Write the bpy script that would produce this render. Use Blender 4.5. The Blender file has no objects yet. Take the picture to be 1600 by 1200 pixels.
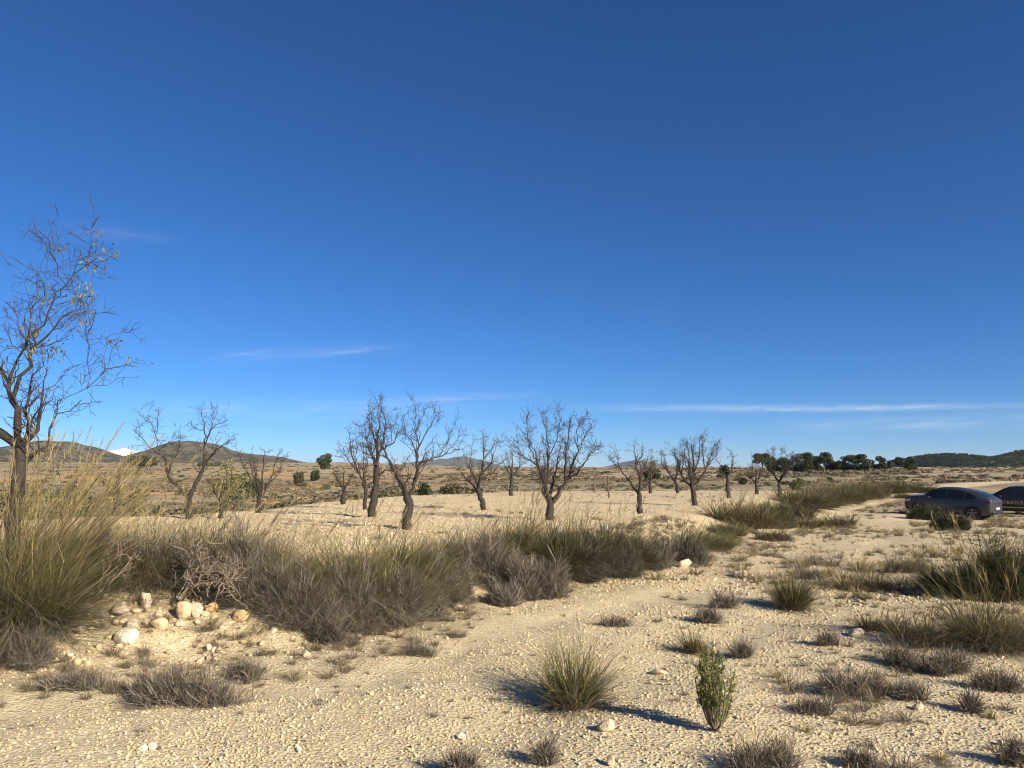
import bpy, math, random
import numpy as np
from mathutils import Vector, Matrix

# ------------------------------------------------------------------ camera, sky, sun, exposure
scene = bpy.context.scene
R = math.radians
CAM_H, FPX, HOR = 1.65, 1186.0, 730.0          # eye height, focal length (px of a 1600 wide frame), horizon row
PITCH = math.atan((HOR - 600.0) / FPX)
cd = bpy.data.cameras.new('camera'); cam = bpy.data.objects.new('camera', cd)
scene.collection.objects.link(cam); scene.camera = cam
cam.location = (0, 0, CAM_H); cam.rotation_euler = (math.pi / 2 + PITCH, 0, 0)
cd.sensor_width = 36.0; cd.lens = 36.0 * FPX / 1600.0
cd.clip_start = 0.05; cd.clip_end = 40000.0

SUN_EL, SUN_AZ = R(26.0), R(132.0)              # azimuth clockwise from +Y
SUN = Vector((math.sin(SUN_AZ) * math.cos(SUN_EL), math.cos(SUN_AZ) * math.cos(SUN_EL), math.sin(SUN_EL)))
world = bpy.data.worlds.new('World'); scene.world = world; world.use_nodes = True
wn, wl = world.node_tree.nodes, world.node_tree.links
wn.clear()
SKY_STRENGTH = 0.069
def build_world():
    out = wn.new('ShaderNodeOutputWorld'); bg = wn.new('ShaderNodeBackground')
    bg.inputs['Strength'].default_value = SKY_STRENGTH
    sky = wn.new('ShaderNodeTexSky'); sky.sky_type = 'NISHITA'; sky.sun_disc = False
    sky.sun_elevation = SUN_EL; sky.sun_rotation = SUN_AZ
    sky.altitude = 3000; sky.air_density = 1.0; sky.dust_density = 0.0; sky.ozone_density = 10.0
    def M(op, a, b=None, c=None):
        n = wn.new('ShaderNodeMath'); n.operation = op
        for k, v in enumerate((a, b, c)):
            if v is None: continue
            if isinstance(v, (int, float)): n.inputs[k].default_value = v
            else: wl.new(v, n.inputs[k])
        return n.outputs[0]
    tc = wn.new('ShaderNodeTexCoord'); sp = wn.new('ShaderNodeSeparateXYZ'); wl.new(tc.outputs['Generated'], sp.inputs[0])
    az = M('MULTIPLY', M('ARCTAN2', sp.outputs[0], sp.outputs[1]), 57.29578)
    el = M('MULTIPLY', M('ARCSINE', sp.outputs[2]), 57.29578)
    cx = wn.new('ShaderNodeCombineXYZ'); wl.new(M('MULTIPLY', az, 0.16), cx.inputs[0]); wl.new(M('MULTIPLY', el, 1.5), cx.inputs[1])
    nz = wn.new('ShaderNodeTexNoise'); nz.inputs['Scale'].default_value = 1.6; nz.inputs['Detail'].default_value = 5; nz.inputs['Roughness'].default_value = 0.6
    wl.new(cx.outputs[0], nz.inputs['Vector'])
    wisp = M('MULTIPLY', M('MAXIMUM', M('SUBTRACT', nz.outputs['Fac'], 0.40), 0.0), 3.5)
    total = None
    # thin cirrus: azimuth centre, half length, elevation, slope, thickness (degrees), amount
    for a0, hl, e0, sl, th, am in ((20, 17, 4.15, -0.022, 0.24, 0.36), (30, 12, 2.9, 0.0, 0.5, 0.20), (-15, 8, 8.3, 0.12, 0.4, 0.10), (-19.8, 3.0, 8.0, 0.19, 0.14, 0.13),
                                   (-11.8, 3.0, 8.55, 0.17, 0.12, 0.10), (-28, 4, 15.5, 0.02, 0.5, 0.05), (-4, 7, 5.2, 0.05, 0.3, 0.14), (-15, 14, 4.2, 0.02, 0.7, 0.14),
                                   (75, 30, 9, 0.05, 0.8, 0.25), (-90, 30, 12, -0.04, 0.8, 0.25), (150, 30, 7, 0.03, 0.6, 0.25)):
        da = M('SUBTRACT', az, a0)
        w1 = M('MAXIMUM', M('SUBTRACT', 1.0, M('POWER', M('ABSOLUTE', M('DIVIDE', da, hl)), 2.0)), 0.0)
        de = M('DIVIDE', M('SUBTRACT', M('SUBTRACT', el, e0), M('MULTIPLY', da, sl)), th)
        g = M('EXPONENT', M('MULTIPLY', M('MULTIPLY', de, de), -1.0))
        m = M('MULTIPLY', M('MULTIPLY', w1, g), am)
        total = m if total is None else M('ADD', total, m)
    fac = M('MINIMUM', M('MULTIPLY', total, M('ADD', wisp, 0.25)), 0.75)
    mx = wn.new('ShaderNodeMix'); mx.data_type = 'RGBA'
    wl.new(fac, mx.inputs['Factor']); hs = wn.new('ShaderNodeHueSaturation'); hs.inputs['Saturation'].default_value = 1.05; hs.inputs['Value'].default_value = 1.0; wl.new(sky.outputs[0], hs.inputs['Color']); wl.new(hs.outputs[0], mx.inputs['A']); mx.inputs['B'].default_value = (7.5, 8.0, 8.6, 1)
    wl.new(mx.outputs['Result'], bg.inputs['Color']); wl.new(bg.outputs[0], out.inputs['Surface'])
build_world()
sd = bpy.data.lights.new('sun', 'SUN'); sun = bpy.data.objects.new('sun', sd); scene.collection.objects.link(sun)
sd.energy = 5.0; sd.angle = R(0.53); sd.color = (1.0, 0.885, 0.72)
sun.rotation_euler = SUN.to_track_quat('Z', 'Y').to_euler(); sun.location = (0, 0, 50)
vs = scene.view_settings
vs.view_transform = 'Standard'; vs.look = 'None'; vs.exposure = 0.80; vs.gamma = 1.0; vs.use_curve_mapping = False
scene.cycles.use_denoising = True; scene.cycles.filter_width = 1.0
scene.cycles.max_bounces = 5; scene.cycles.diffuse_bounces = 3; scene.cycles.glossy_bounces = 3
scene.cycles.transparent_max_bounces = 4; scene.cycles.volume_bounces = 0

# ------------------------------------------------------------------ helpers
col = scene.collection
def link(o, parent=None):
    col.objects.link(o)
    if parent is not None: o.parent = parent
    return o
def tag(o, label=None, cat=None, group=None, kind=None):
    if label: o['label'] = label
    if cat: o['category'] = cat
    if group: o['group'] = group
    if kind: o['kind'] = kind
    return o
def empty(name, loc, rz=0.0):
    o = bpy.data.objects.new(name, None); o.empty_display_size = 0.2
    o.location = loc; o.rotation_euler = (0, 0, rz); return link(o)
class Geo:
    """collects vertices, triangles, quads and one colour per vertex"""
    def __init__(s): s.V, s.T, s.Q, s.C, s.n = [], [], [], [], 0
    def add(s, V, Q=None, T=None, C=None):
        V = np.asarray(V, float).reshape(-1, 3)
        if Q is not None and len(Q): s.Q.append(np.asarray(Q, int).reshape(-1, 4) + s.n)
        if T is not None and len(T): s.T.append(np.asarray(T, int).reshape(-1, 3) + s.n)
        s.V.append(V)
        if C is None: C = (1, 1, 1)
        C = np.asarray(C, float)
        s.C.append(np.broadcast_to(C, (len(V), 3)) if C.ndim == 1 else C)
        s.n += len(V)
    def mesh(s, name, mat, smooth=False, color=True):
        me = bpy.data.meshes.new(name)
        V = np.concatenate(s.V) if s.V else np.zeros((0, 3))
        q = np.concatenate(s.Q) if s.Q else np.zeros((0, 4), int)
        t = np.concatenate(s.T) if s.T else np.zeros((0, 3), int)
        me.vertices.add(len(V)); me.vertices.foreach_set('co', V.astype(np.float32).ravel())
        loops = np.concatenate([q.ravel(), t.ravel()]).astype(np.int32)
        me.loops.add(len(loops)); me.loops.foreach_set('vertex_index', loops)
        starts = np.concatenate([np.arange(len(q)) * 4, len(q) * 4 + np.arange(len(t)) * 3]).astype(np.int32)
        me.polygons.add(len(starts)); me.polygons.foreach_set('loop_start', starts)
        if smooth: me.polygons.foreach_set('use_smooth', np.ones(len(starts), bool))
        if color:
            at = me.color_attributes.new('tint', 'FLOAT_COLOR', 'POINT')
            C = np.concatenate(s.C); C4 = np.ones((len(C), 4), np.float32); C4[:, :3] = C
            at.data.foreach_set('color', C4.ravel())
        me.update(calc_edges=True)
        if mat is not None: me.materials.append(mat)
        return me
    def obj(s, name, mat, parent=None, smooth=False, color=True):
        return link(bpy.data.objects.new(name, s.mesh(name, mat, smooth, color)), parent)
def unit(v): return v / np.maximum(np.linalg.norm(v, axis=-1, keepdims=True), 1e-9)
def tube(g, P, rad, sides=5, C=None):
    P = np.asarray(P, float); k = len(P); rad = np.broadcast_to(np.asarray(rad, float), (k,))
    t = unit(np.gradient(P, axis=0))
    ref = np.array([0.31, 0.95, 0.05]) if abs(t[0][1]) < 0.8 else np.array([1.0, 0.1, 0.2])
    a = unit(np.cross(t, ref)); b = np.cross(t, a)
    th = np.arange(sides) * 2 * math.pi / sides
    V = P[:, None] + rad[:, None, None] * (np.cos(th)[None, :, None] * a[:, None] + np.sin(th)[None, :, None] * b[:, None])
    i = np.arange(k - 1)[:, None] * sides; j = np.arange(sides)[None]; jn = (j + 1) % sides
    Q = np.stack([i + j, i + jn, i + sides + jn, i + sides + j], -1).reshape(-1, 4)
    g.add(V.reshape(-1, 3), Q, None, C)
def hash01(ix, iy, s=0):
    h = (ix.astype(np.int64) * 374761393 + iy.astype(np.int64) * 668265263 + s * 1274126177) & 0x7fffffff
    h = ((h ^ (h >> 13)) * 1103515245 + 12345) & 0x7fffffff
    h = ((h ^ (h >> 11)) * 69069 + 7) & 0x7fffffff
    return ((h ^ (h >> 15)) & 0xffff) / 65535.0
def vnoise(x, y, s=0):
    ix, iy = np.floor(x), np.floor(y); fx, fy = x - ix, y - iy
    fx = fx * fx * (3 - 2 * fx); fy = fy * fy * (3 - 2 * fy)
    a, b, c, d = hash01(ix, iy, s), hash01(ix + 1, iy, s), hash01(ix, iy + 1, s), hash01(ix + 1, iy + 1, s)
    return (a * (1 - fx) + b * fx) * (1 - fy) + (c * (1 - fx) + d * fx) * fy - 0.5
def fbm(x, y, s=0, o=4):
    r, a = 0, 1.0
    for k in range(o): r = r + a * vnoise(x * 2 ** k, y * 2 ** k, s + k); a *= 0.5
    return r
def smooth(t): t = np.clip(t, 0, 1); return t * t * (3 - 2 * t)

# ------------------------------------------------------------------ terrain
FOOT = np.array([(-60, 2.5), (-30, 4.0), (-12, 5.4), (-4.25, 6.3), (-1.96, 7.25), (-.77, 9.1), (.71, 10.6), (2.86, 13), (5.25, 17.8), (11.5, 30), (20, 45), (34, 64), (90, 125), (400, 430)], float)
EDGE = np.array([(-400, -20), (-60, 13), (-14, 19.5), (-10, 22), (-8, 26), (-7.8, 32), (-5.5, 41), (0, 50), (7, 53), (18, 52.5), (26, 57), (50, 84), (400, 450)], float)
def sdist(PL, x, y):
    best = np.full(x.shape, 1e9); sg = np.ones(x.shape)
    for (ax, ay), (bx, by) in zip(PL[:-1], PL[1:]):
        dx, dy = bx - ax, by - ay
        u = np.clip(((x - ax) * dx + (y - ay) * dy) / (dx * dx + dy * dy), 0, 1)
        ex, ey = x - ax - u * dx, y - ay - u * dy
        d = ex * ex + ey * ey; m = d < best
        best = np.where(m, d, best); sg = np.where(m, np.sign(dx * ey - dy * ex + 1e-12), sg)
    return np.sqrt(best) * sg
CAR = np.array([22.2, 38.6]); CAR_H = np.array([-.643, .766])
def terrain(x, y, fine=True):
    x = np.asarray(x, float); y = np.asarray(y, float); r = np.hypot(x, y)
    yy = np.where(y > 0, np.maximum(y, r * 0.6), y)
    s, t = sdist(FOOT, x, y), sdist(EDGE, x, y)
    zr = np.interp(yy, [-50, 0, 9, 14, 20, 28, 38, 46, 60, 95, 160, 400, 1200, 5000], [.2, 0, -.02, -.1, -.33, -.65, -1.0, -1.0, -.55, .25, .45, .6, 1.0, 0])
    zr = zr - np.clip((x - 24) * 0.012, -0.1, 2.0) * smooth((yy - 35) / 40)
    cd_ = (x - CAR[0]) ** 2 + (y - CAR[1]) ** 2
    zr = zr + 0.055 * ((x - CAR[0]) * CAR_H[0] + (y - CAR[1]) * CAR_H[1]) * np.exp(-cd_ / 40.0)
    zf = np.interp(yy, [0, 6, 10, 17, 25, 40, 50, 60], [.42, .40, .34, .25, .2, .1, .0, -.05])
    zl = np.interp(r, [10, 25, 45, 75, 120, 250, 600, 1000, 2000, 6000], [-.8, -1.7, -2.2, -2.3, -1.7, .4, 5.0, 4.0, 0, -10])
    zm = np.interp(r, [10, 50, 62, 80, 120, 250, 600, 1000, 2000, 6000], [-.5, -.45, -.8, -.8, -.45, .5, 1.4, 1.0, 0, -10])
    w = smooth((np.arctan2(x, np.maximum(y, 1e-3)) + 0.22) / 0.2)
    zo = zl * (1 - w) + zm * w
    a = smooth(t / (5 + 0.02 * r)); zt = zf * (1 - a) + zo * a
    b = smooth(s / (1.25 + 0.11 * np.maximum(r - 10, 0)))
    z = zr * (1 - b) + zt * b
    far = smooth((r - 55) / 120)
    z = z + far * (fbm(x / 60, y / 60, 3, 3) * 1.0 + fbm(x / 14, y / 14, 8, 2) * 0.25)
    bank = np.exp(-((s - 0.7) / 0.7) ** 2)
    z = z + (0.05 + 0.10 * bank) * fbm(x / 1.1, y / 1.1, 11, 3) * (1 - far)
    if fine:
        fld = smooth(s / 1.5) * (1 - smooth(t / 3))
        nr = (1 - smooth((r - 18) / 30))
        z = z + nr * (fbm(x / .22, y / .22, 21, 2) * 0.009 + fbm(x / .07, y / .07, 25, 1) * 0.005)
        z = z + fld * (fbm(x / .35, y / .35, 31, 2) * 0.035 + np.maximum(np.sin((y * 1.0 - x * 0.12) * 1.15 + 1.5 * vnoise(x / 6, y / 3, 5)), 0.55) * 0.05)
        z = z + bank * nr * fbm(x / .3, y / .3, 41, 2) * 0.07
        # two faint wheel hollows along the track
        z = z - nr * 0.035 * (np.exp(-((s + 1.2) / .35) ** 2) + np.exp(-((s + 2.9) / .4) ** 2))
    return z
def tz(x, y): return float(terrain(np.array([x]), np.array([y]))[0])
def ray(px, py):
    u, v = (px - 800) / FPX, (600 - py) / FPX
    c, s = math.cos(PITCH), math.sin(PITCH)
    return np.array([u, c - s * v, s + c * v])
def spot(px, py):
    """the point of the ground that stands at this place of the view"""
    d = ray(px, py); t = np.geomspace(2.2, 900, 1400)
    X = d[None] * t[:, None]; h = X[:, 2] + CAM_H - terrain(X[:, 0], X[:, 1], False)
    i = int(np.argmax(h < 0)) if (h < 0).any() else len(t) - 1
    if i > 0 and h[i] < 0:
        f = h[i - 1] / (h[i - 1] - h[i]); tt = t[i - 1] + f * (t[i] - t[i - 1])
    else: tt = t[i]
    x, y = d[0] * tt, d[1] * tt
    return np.array([x, y, tz(x, y)])
def at_depth(px, depth):
    x = (px - 800) / FPX * depth; return np.array([x, depth, tz(x, depth)])

# ------------------------------------------------------------------ materials
def mat(name, base=(.5, .5, .5), rough=0.9, tint=True, var=0.25, scale=8.0, transl=0.0, metal=0.0, spec=0.3, bump=0.0, bscale=40.0, coat=0.0):
    m = bpy.data.materials.new(name); m.use_nodes = True
    n, l = m.node_tree.nodes, m.node_tree.links
    b = n['Principled BSDF']; b.inputs['Roughness'].default_value = rough; b.inputs['Metallic'].default_value = metal
    b.inputs['Specular IOR Level'].default_value = spec; b.inputs['Coat Weight'].default_value = coat
    tc = n.new('ShaderNodeTexCoord')
    nz = n.new('ShaderNodeTexNoise'); nz.inputs['Scale'].default_value = scale; nz.inputs['Detail'].default_value = 4
    l.new(tc.outputs['Object'], nz.inputs['Vector'])
    mr = n.new('ShaderNodeMapRange'); mr.inputs['From Min'].default_value = .25; mr.inputs['From Max'].default_value = .75
    mr.inputs['To Min'].default_value = 1 - var; mr.inputs['To Max'].default_value = 1 + var
    l.new(nz.outputs['Fac'], mr.inputs['Value'])
    mx = n.new('ShaderNodeVectorMath'); mx.operation = 'SCALE'; l.new(mr.outputs[0], mx.inputs['Scale'])
    if tint:
        at = n.new('ShaderNodeAttribute'); at.attribute_name = 'tint'
        mu = n.new('ShaderNodeVectorMath'); mu.operation = 'MULTIPLY'; l.new(at.outputs['Color'], mu.inputs[0]); mu.inputs[1].default_value = base
        l.new(mu.outputs[0], mx.inputs[0])
    else: mx.inputs[0].default_value = base
    l.new(mx.outputs[0], b.inputs['Base Color'])
    if bump:
        n2 = n.new('ShaderNodeTexNoise'); n2.inputs['Scale'].default_value = bscale; n2.inputs['Detail'].default_value = 5
        l.new(tc.outputs['Object'], n2.inputs['Vector'])
        bp = n.new('ShaderNodeBump'); bp.inputs['Strength'].default_value = bump; bp.inputs['Distance'].default_value = 0.02
        l.new(n2.outputs['Fac'], bp.inputs['Height']); l.new(bp.outputs[0], b.inputs['Normal'])
    if transl:
        o = n['Material Output']; tr = n.new('ShaderNodeBsdfTranslucent'); ms = n.new('ShaderNodeMixShader'); ms.inputs[0].default_value = transl
        l.new(mx.outputs[0], tr.inputs['Color']); l.new(b.outputs[0], ms.inputs[1]); l.new(tr.outputs[0], ms.inputs[2]); l.new(ms.outputs[0], o.inputs['Surface'])
    return m
M_BLADE = mat('grass_blade', (1, 1, 1), .75, True, .25, 3.0, transl=.22)
M_TWIG = mat('grey_twig', (1, 1, 1), .9, True, .25, 4.0)
M_BARK = mat('almond_bark', (.052, .042, .035), .95, True, .45, 14.0, bump=.9, bscale=60)
M_SHOOT = mat('almond_twig', (.062, .048, .040), .9, True, .3, 6.0)
M_LEAF = mat('almond_leaf', (1, 1, 1), .7, True, .25, 9.0, transl=.3)
M_DEAD = mat('bleached_wood', (.27, .215, .155), .9, True, .35, 12.0, bump=.5, bscale=90)
M_PINE = mat('pine_needles', (.052, .068, .026), .85, True, .35, 1.2, transl=.12)
M_PTRUNK = mat('pine_bark', (.10, .065, .045), .95, False, .3, 5.0)
M_BUSH = mat('bush_leaf', (1, 1, 1), .8, True, .3, 2.0, transl=.15)
M_STONE = mat('limestone', (.62, .52, .37), .95, True, .22, 11.0, bump=.7, bscale=35)
M_POST = mat('weathered_post', (.13, .095, .07), .95, False, .3, 15.0)

def ground_material():
    m = bpy.data.materials.new('dry_ground'); m.use_nodes = True
    n, l = m.node_tree.nodes, m.node_tree.links; b = n['Principled BSDF']
    b.inputs['Roughness'].default_value = .97; b.inputs['Specular IOR Level'].default_value = .12
    tc = n.new('ShaderNodeTexCoord')
    def noise(sc, det=4, ro=.6, off=0):
        mp = n.new('ShaderNodeMapping'); mp.inputs['Location'].default_value = (off, off * .7, 0); l.new(tc.outputs['Object'], mp.inputs['Vector'])
        t = n.new('ShaderNodeTexNoise'); t.inputs['Scale'].default_value = sc; t.inputs['Detail'].default_value = det; t.inputs['Roughness'].default_value = ro
        l.new(mp.outputs[0], t.inputs['Vector']); return t.outputs['Fac']
    def ramp(f, stops):
        r = n.new('ShaderNodeValToRGB'); e = r.color_ramp.elements
        e[0].position, e[0].color = stops[0][0], (*stops[0][1], 1); e[1].position, e[1].color = stops[-1][0], (*stops[-1][1], 1)
        for p, c in stops[1:-1]: k = e.new(p); k.color = (*c, 1)
        l.new(f, r.inputs['Fac']); return r.outputs['Color']
    def mix(f, a, c, mode='MIX'):
        x = n.new('ShaderNodeMix'); x.data_type = 'RGBA'; x.blend_type = mode
        for k, v in (('Factor', f), ('A', a), ('B', c)):
            if isinstance(v, (int, float)): x.inputs[k].default_value = v
            elif isinstance(v, tuple): x.inputs[k].default_value = (*v, 1)
            else: l.new(v, x.inputs[k])
        return x.outputs['Result']
    def step(f, a, c):
        r = n.new('ShaderNodeMapRange'); r.interpolation_type = 'SMOOTHSTEP'; r.inputs['From Min'].default_value = a; r.inputs['From Max'].default_value = c
        l.new(f, r.inputs['Value']); return r.outputs[0]
    def mul(a, c):
        x = n.new('ShaderNodeMath'); x.operation = 'MULTIPLY'
        for k, v in enumerate((a, c)):
            if isinstance(v, (int, float)): x.inputs[k].default_value = v
            else: l.new(v, x.inputs[k])
        return x.outputs[0]
    def attr(nm):
        a = n.new('ShaderNodeAttribute'); a.attribute_name = nm; return a.outputs['Fac']
    vor = n.new('ShaderNodeTexVoronoi'); vor.inputs['Scale'].default_value = 38; vor.inputs['Randomness'].default_value = 1; l.new(tc.outputs['Object'], vor.inputs['Vector'])
    vs_ = n.new('ShaderNodeSeparateColor'); l.new(vor.outputs['Color'], vs_.inputs[0])
    cream = ramp(noise(1.3, 6, .65), [(.28, (.51, .405, .235)), (.5, (.61, .50, .30)), (.72, (.66, .555, .35))])
    cream = mix(.55, cream, ramp(vs_.outputs[0], [(0, (.44, .355, .21)), (.35, (.60, .50, .31)), (1, (.71, .62, .43))]))
    litter = ramp(noise(9, 6, .75, 3), [(.3, (.22, .175, .11)), (.55, (.37, .295, .19)), (.75, (.50, .40, .26))])
    lf = mul(step(noise(2.4, 5, .7, 9), .46, .72), attr('litter'))
    near = mix(lf, cream, litter)
    field = ramp(noise(2.0, 6, .7, 5), [(.25, (.49, .38, .225)), (.5, (.60, .485, .30)), (.75, (.66, .55, .36))])
    near = mix(attr('field'), near, field)
    mp = n.new('ShaderNodeMapping'); mp.inputs['Scale'].default_value = (.012, .045, 1); l.new(tc.outputs['Object'], mp.inputs['Vector'])
    st = n.new('ShaderNodeTexNoise'); st.inputs['Scale'].default_value = 1; st.inputs['Detail'].default_value = 5; l.new(mp.outputs[0], st.inputs['Vector'])
    scrub = ramp(st.outputs['Fac'], [(.30, (.22, .18, .115)), (.44, (.29, .24, .15)), (.53, (.36, .295, .185)), (.60, (.45, .355, .21)), (.70, (.31, .25, .155))])
    scrub = mix(step(noise(.35, 5, .7, 2), .52, .68), scrub, (.18, .15, .095))
    ochre = mul(step(noise(.06, 3, .5, 7), .52, .60), attr('ochre'))
    scrub = mix(ochre, scrub, (.50, .32, .14))
    sp1 = step(noise(34, 3, .6, 4), .60, .66); sp2 = step(noise(5, 5, .7, 6), .42, .62)
    near = mix(mul(mul(sp1, sp2), .85), near, (.24, .185, .115))
    near = mix(mul(step(noise(.9, 5, .65, 8), .50, .70), .35), near, (.46, .36, .235))
    near = mix(mul(step(noise(3.2, 5, .75, 12), .50, .64), .42), near, (.40, .315, .19))
    near = mix(mul(step(noise(12, 4, .7, 14), .56, .66), .45), near, (.33, .26, .16))
    near = mix(mul(step(noise(70, 2, .5, 1), .58, .66), .5), near, (.74, .66, .47))
    colr = mix(attr('scrub'), near, scrub)
    l.new(colr, b.inputs['Base Color'])
    ad = n.new('ShaderNodeMath'); ad.operation = 'ADD'
    l.new(mul(vor.outputs['Distance'], -1.2), ad.inputs[0]); l.new(noise(60, 5, .7), ad.inputs[1])
    bp = n.new('ShaderNodeBump'); bp.inputs['Strength'].default_value = .75; bp.inputs['Distance'].default_value = .013
    l.new(ad.outputs[0], bp.inputs['Height']); l.new(bp.outputs[0], b.inputs['Normal'])
    return m
M_GROUND = ground_material()

def hill_material(name, c1, c2, dot, dsc):
    m = bpy.data.materials.new(name); m.use_nodes = True
    n, l = m.node_tree.nodes, m.node_tree.links; b = n['Principled BSDF']; b.inputs['Roughness'].default_value = 1; b.inputs['Specular IOR Level'].default_value = .05
    tc = n.new('ShaderNodeTexCoord'); nz = n.new('ShaderNodeTexNoise'); nz.inputs['Scale'].default_value = .012; nz.inputs['Detail'].default_value = 8; nz.inputs['Roughness'].default_value = .7
    l.new(tc.outputs['Object'], nz.inputs['Vector'])
    r = n.new('ShaderNodeValToRGB'); r.color_ramp.elements[0].position = .35; r.color_ramp.elements[0].color = (*c1, 1); r.color_ramp.elements[1].position = .65; r.color_ramp.elements[1].color = (*c2, 1)
    l.new(nz.outputs['Fac'], r.inputs['Fac'])
    v = n.new('ShaderNodeTexNoise'); v.inputs['Scale'].default_value = dsc; v.inputs['Detail'].default_value = 3; l.new(tc.outputs['Object'], v.inputs['Vector'])
    mr = n.new('ShaderNodeMapRange'); mr.inputs['From Min'].default_value = .5; mr.inputs['From Max'].default_value = .58; l.new(v.outputs['Fac'], mr.inputs['Value'])
    mx = n.new('ShaderNodeMix'); mx.data_type = 'RGBA'; l.new(mr.outputs[0], mx.inputs['Factor']); l.new(r.outputs[0], mx.inputs['A']); mx.inputs['B'].default_value = (*dot, 1)
    l.new(mx.outputs['Result'], b.inputs['Base Color'])
    bp = n.new('ShaderNodeBump'); bp.inputs['Strength'].default_value = .8; bp.inputs['Distance'].default_value = 4; l.new(nz.outputs['Fac'], bp.inputs['Height']); l.new(bp.outputs[0], b.inputs['Normal'])
    return m

# ------------------------------------------------------------------ the ground sheet
def build_ground():
    th = np.concatenate([np.linspace(-math.pi, R(-52), 50)[:-1], np.linspace(R(-52), R(52), 430), np.linspace(R(52), math.pi, 50)[1:]])
    rr = np.concatenate([[0.0], np.linspace(0.4, 2.6, 12)[:-1], np.geomspace(2.6, 60, 430)[:-1], np.geomspace(60, 1200, 170)[:-1], np.geomspace(1200, 9000, 40)])
    Rg, Tg = np.meshgrid(rr, th, indexing='ij'); x, y = Rg * np.sin(Tg), Rg * np.cos(Tg)
    z = terrain(x, y)
    k, mth = Rg.shape
    V = np.stack([x, y, z], -1).reshape(-1, 3)
    i = np.arange(k - 1)[:, None] * mth; j = np.arange(mth - 1)[None]
    Q = np.stack([i + j, i + mth + j, i + mth + j + 1, i + j + 1], -1).reshape(-1, 4)[:, ::-1]
    g = Geo(); g.add(V, Q)
    me = g.mesh('ground', M_GROUND, True, False)
    s, t, r = sdist(FOOT, x, y), sdist(EDGE, x, y), Rg
    fld = smooth((s - 1.2) / 1.5) * (1 - smooth(t / 2.5))
    scr = np.maximum(smooth(s / 2) * smooth((t - 0.5) / 4), smooth((r - 43) / 14) * (s < 0))
    och = smooth(-(x + 2) / 8) * smooth((r - 30) / 15) * (1 - smooth((r - 260) / 150))
    lit = np.exp(-((s - 0.5) / 1.2) ** 2) * 1.5 + smooth((x - 0.9 - 0.12 * y + fbm(x / 1.5, y / 1.5, 51, 3) * 2.2) / 2.4) * (s < 0) * 0.4
    for nm, a in (('field', fld), ('scrub', scr), ('ochre', och), ('litter', np.clip(lit, 0, 1))):
        at = me.attributes.new(nm, 'FLOAT', 'POINT'); at.data.foreach_set('value', np.broadcast_to(a, x.shape).astype(np.float32).ravel())
    tag(link(bpy.data.objects.new('ground', me)), kind='structure')
build_ground()

# ------------------------------------------------------------------ hills and the far mountain
def hill(name, m, D, prof, depth, rough, seed):
    """prof: (view column, row of the skyline) at distance D; a real mound with its own depth"""
    px = np.array([p[0] for p in prof], float); zt = CAM_H + (HOR - np.array([p[1] for p in prof], float)) / FPX * D
    xs = (px - 800) / FPX * D
    X = np.linspace(xs[0], xs[-1], 200); Yv = np.linspace(-1, 1, 50)
    top = np.interp(X, xs, zt)
    ker = np.hanning(9); ker /= ker.sum(); top = np.convolve(np.pad(top, 4, 'edge'), ker, 'valid')
    XX, YY = np.meshgrid(X, Yv, indexing='ij')
    sh = np.maximum(1 - np.abs(YY) ** 1.5, 0)
    Z = -16 + (top[:, None] + 16) * sh
    Z = Z + rough * fbm(XX / (depth * .25), YY * 4, seed, 4) * np.clip((Z + 14) / 40, 0, 1) * (np.abs(YY) > .03)
    V = np.stack([XX, D + YY * depth, Z], -1).reshape(-1, 3)
    i = np.arange(199)[:, None] * 50; j = np.arange(49)[None]
    Q = np.stack([i + j, i + 50 + j, i + 51 + j, i + j + 1], -1).reshape(-1, 4)
    g = Geo(); g.add(V, Q); o = g.obj(name, m, None, True, False); tag(o, kind='structure'); return o
MH = hill_material('dry_hillside', (.095, .083, .062), (.175, .15, .112), (.05, .052, .032), .06)
hill('hill', MH, 1500, [(-260, 735), (-150, 715), (-40, 710), (40, 702), (92, 690), (115, 690), (145, 702), (172, 714), (215, 722), (260, 735)], 380, 12, 1)
hill('hill', MH, 1650, [(175, 735), (228, 719), (255, 707), (288, 694), (312, 690.5), (338, 694), (362, 706), (400, 710), (440, 714), (475, 722), (520, 735)], 380, 12, 2)
hill('quarry_mound', mat('quarry_rubble', (.78, .74, .66), .95, False, .15, .02), 1900, [(140, 735), (168, 708), (182, 703), (196, 700), (208, 704), (222, 706), (245, 712), (275, 735)], 200, 8, 3)
hill('forested_hill', hill_material('forest_floor', (.05, .055, .03), (.10, .09, .055), (.03, .04, .018), .05), 1050,
     [(1405, 745), (1428, 727), (1447, 716), (1470, 711), (1500, 713), (1530, 718), (1555, 717), (1580, 711), (1600, 706), (1680, 692), (1800, 690), (1950, 735)], 260, 7, 4)
MF = hill_material('far_mountain_rock', (.10, .10, .085), (.17, .155, .125), (.06, .065, .05), .01)
hill('far_mountain', MF, 6500, [(600, 738), (640, 724), (668, 719), (700, 717), (712, 714), (728, 713), (745, 718), (770, 724), (820, 738)], 1200, 16, 5)
hill('far_mountain', MF, 6800, [(900, 740), (960, 727), (978, 721), (992, 719), (1010, 723), (1040, 728), (1100, 740)], 1200, 16, 6)

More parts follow.
